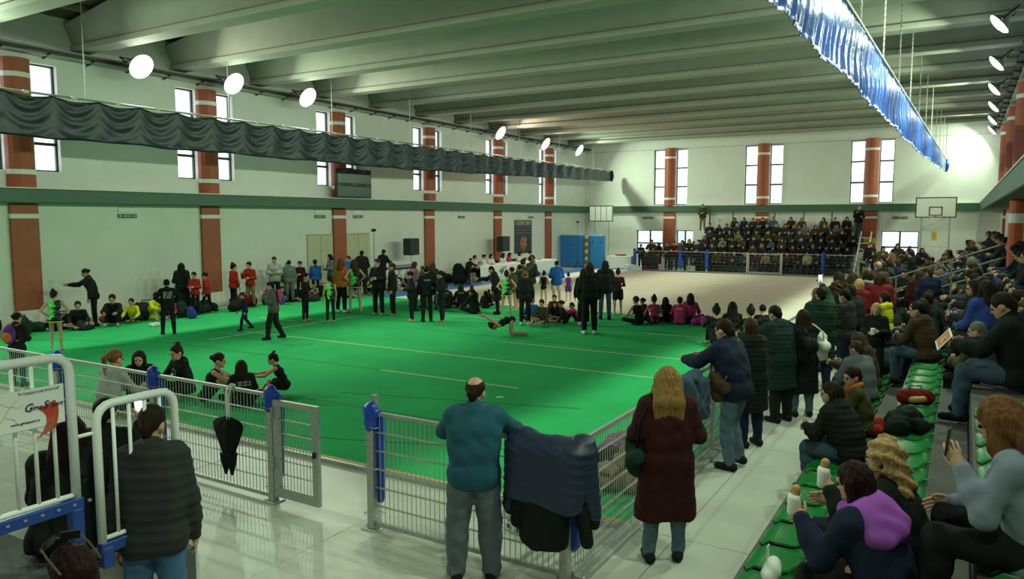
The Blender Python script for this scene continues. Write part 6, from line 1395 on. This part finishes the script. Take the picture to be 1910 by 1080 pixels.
S, z = JO['seated girl in black hoodie with round print and hair bun'][:2]; c = S['chest']-np.array((0, 0, z)); R2 = S['R2']
MB().tube([tuple(c+R2@np.array((.055*math.cos(a), .142, .02+.055*math.sin(a)))) for a in [k*math.pi/8 for k in range(17)]], .007, 5, cap=False).build('round_print', cloth('lgrey'), people_root('seated girl in black hoodie with round print and hair bun'))
S, z = JO['seated girl in black leotard in profile with a white hair tie'][:2]; o0 = S['atlas']-np.array((0, 0, z)); Rh = S['RH']
MB().tube([tuple(o0+Rh@(np.array((.034*math.cos(a), -.055+.034*math.sin(a), .200))*1.13)) for a in [k*math.pi/6 for k in range(13)]], .011, 6, cap=False).build('hair_tie', band_white, people_root('seated girl in black leotard in profile with a white hair tie'))
# backpacks and shoulder bags
def backpack(who, label, c1, c2):
    S, z, loc, ang, sc = JO[who]; q, _ = joint(who, 'chest', (0, 0, 0)); t = thing('backpack', label, 'backpack', loc, ang); t.scale = (sc,)*3
    ch = S['chest']-np.array((0, 0, z)); b = -S['R2'][:, 1]; u = S['R2'][:, 2]; r_ = S['R2'][:, 0]
    o = link('pack_body', to_mesh('pack_body', [(*soft([ell(ch+b*.22-u*.04, (.15, .09, .22), S['R2'])], .018), 0)]), t); dress(o, cloth(c1))
    o = link('front_pocket', to_mesh('front_pocket', [(*soft([ell(ch+b*.29-u*.10, (.12, .06, .12), S['R2'])], .018), 0)]), t); dress(o, cloth(c2))
    for s in (-1, 1): MB().tube([tuple(ch+b*.14+u*.16+r_*s*.08), tuple(ch+u*.20+r_*s*.1), tuple(ch-b*.15+u*.08+r_*s*.11), tuple(ch-b*.10-u*.14+r_*s*.13), tuple(ch+b*.16-u*.18+r_*s*.12)], .017, 6).build('strap', cloth(c2), t)
backpack('person in grey hooded jacket with pink and blue backpack walking left', 'pink and blue backpack on the grey hooded walker', 'pink', 'blue')
backpack('girl with orange and violet backpack standing behind the left fence panels', 'orange and violet backpack on the girl at the left edge', 'violet', 'orange')
def shoulder_bag(who, label, col, side, size, drop, strapcol, fwd=0., cross=False):
    S, z, loc, ang, sc = JO[who]; t = thing('shoulder_bag', label, 'bag', loc, ang); t.scale = (sc,)*3; s = 1 if side == 'r' else -1
    Z = np.array((0, 0, z)); a = S[side+'sh']-Z; hp = S[side+'hp']-Z+np.array((s*.17, fwd, drop))
    o = link('bag_body', to_mesh('bag_body', [(*soft([cap(hp+np.array((0, -size*.5, -.0)), hp+np.array((0, size*.5, 0)), size*.32), cap(hp+np.array((0, -.02, -size*.5)), hp+np.array((0, 0.02, size*.4)), size*.34)], .016, .05, disp=folds(.01)), 0)]), t); dress(o, cloth(col))
    top = a+np.array((-s*.04, 0, .10)) if not cross else S[('l' if side == 'r' else 'r')+'sh']-Z+np.array((s*.05, 0, .10))
    MB().tube([tuple(hp+np.array((0, -size*.4, size*.2))), tuple((hp+top)/2+np.array((s*.04 if not cross else 0, -.155, .06))), tuple(top+np.array((0, -.05, -.01))), tuple(top+np.array((0, .06, -.01))), tuple((hp+top)/2+np.array((s*.04 if not cross else 0, .17, .02))), tuple(hp+np.array((0, size*.4, size*.2)))], .013, 6).build('strap', cloth(strapcol), t, smooth=True)
shoulder_bag('woman in black coat with a white bag on her shoulder', 'white soft bag hanging from the shoulder of the woman in black', 'white', 'r', .27, .22, 'white', -.02)
shoulder_bag('man in navy jacket and faded jeans leaning on the walkway fence', 'brown leather strap bag worn across the navy jacket', 'brown', 'l', .2, .05, 'tan', .08, True)
shoulder_bag('man in dark teal coat reaching left over the walkway fence', 'black shoulder bag on the back of the dark teal coat', 'black', 'r', .3, .22, 'black', -.12)
shoulder_bag('woman with long blond hair in maroon coat seen from behind', 'dark green handbag at the left side of the maroon coat', 'dgreen', 'l', .22, .02, 'black', .06)
# things lying on the terrace seats
p = G(1708, 742, .92); t = bag('red and gold bag lying on the second-row seats', p.x, p.y, .84, .3, .6, 'dred', 0); dress(link('gold_pocket', to_mesh('gold_pocket', [(*soft([cap((-.1, -.12, .12), (.1, -.13, .14), .07)], .02), 0)]), t), mat('gold_fabric', (.50, .30, .06), .4))
p = G(1690, 790, .9); bag('black backpack lying on the second-row seats beside the red bag', p.x, p.y, .83, 1.2, .95, 'black', 2)
p = G(1622, 795, .5); bag('red and blue bundle beside the boy on the first row', p.x+.05, p.y, .44, .4, .7, 'red', 2)
p = G(1690, 655, .5); bag('pile of dark coats on the first-row seats before the aisle', p.x, p.y, .44, .9, 1.5, 'black', 0, cat='coats')
p = G(1660, 690, .5); bag('black bag with a pale top on the first-row seats', p.x, p.y, .43, .2, 1.4, 'char', 0)
p = G(1425, 1075, .47); softthing('white_bag', 'small white carrier bag with handles on the first-row seat', 'bag', [ell((0, 0, .07), (.055, .12, .07)), ell((.01, .02, .11), (.035, .10, .05))], paper_white, (p.x+.05, p.y, .44), 0, .013, .03, folds(.008)); t = COL.objects[-1]
MB().tube([(-.03, -.03, .15), (-.03, -.03, .26), (-.03, .03, .26), (-.03, .03, .15)], .005, 5).build('handle', paper_white, t if t.type == 'EMPTY' else t.parent)
softthing('paper_bag', 'brown paper bag with a white edge at the bottom right', 'bag', [cap((-.06, 0, .10), (.06, 0, .10), .10), cap((-.06, 0, .1), (.05, 0, .24), .10, .08)], mat('brown_paper', (.40, .22, .12), .8, var=.2), (*G(1640, 1065, 1.0)[:2], .84), .3, .016, .04, folds(.012))
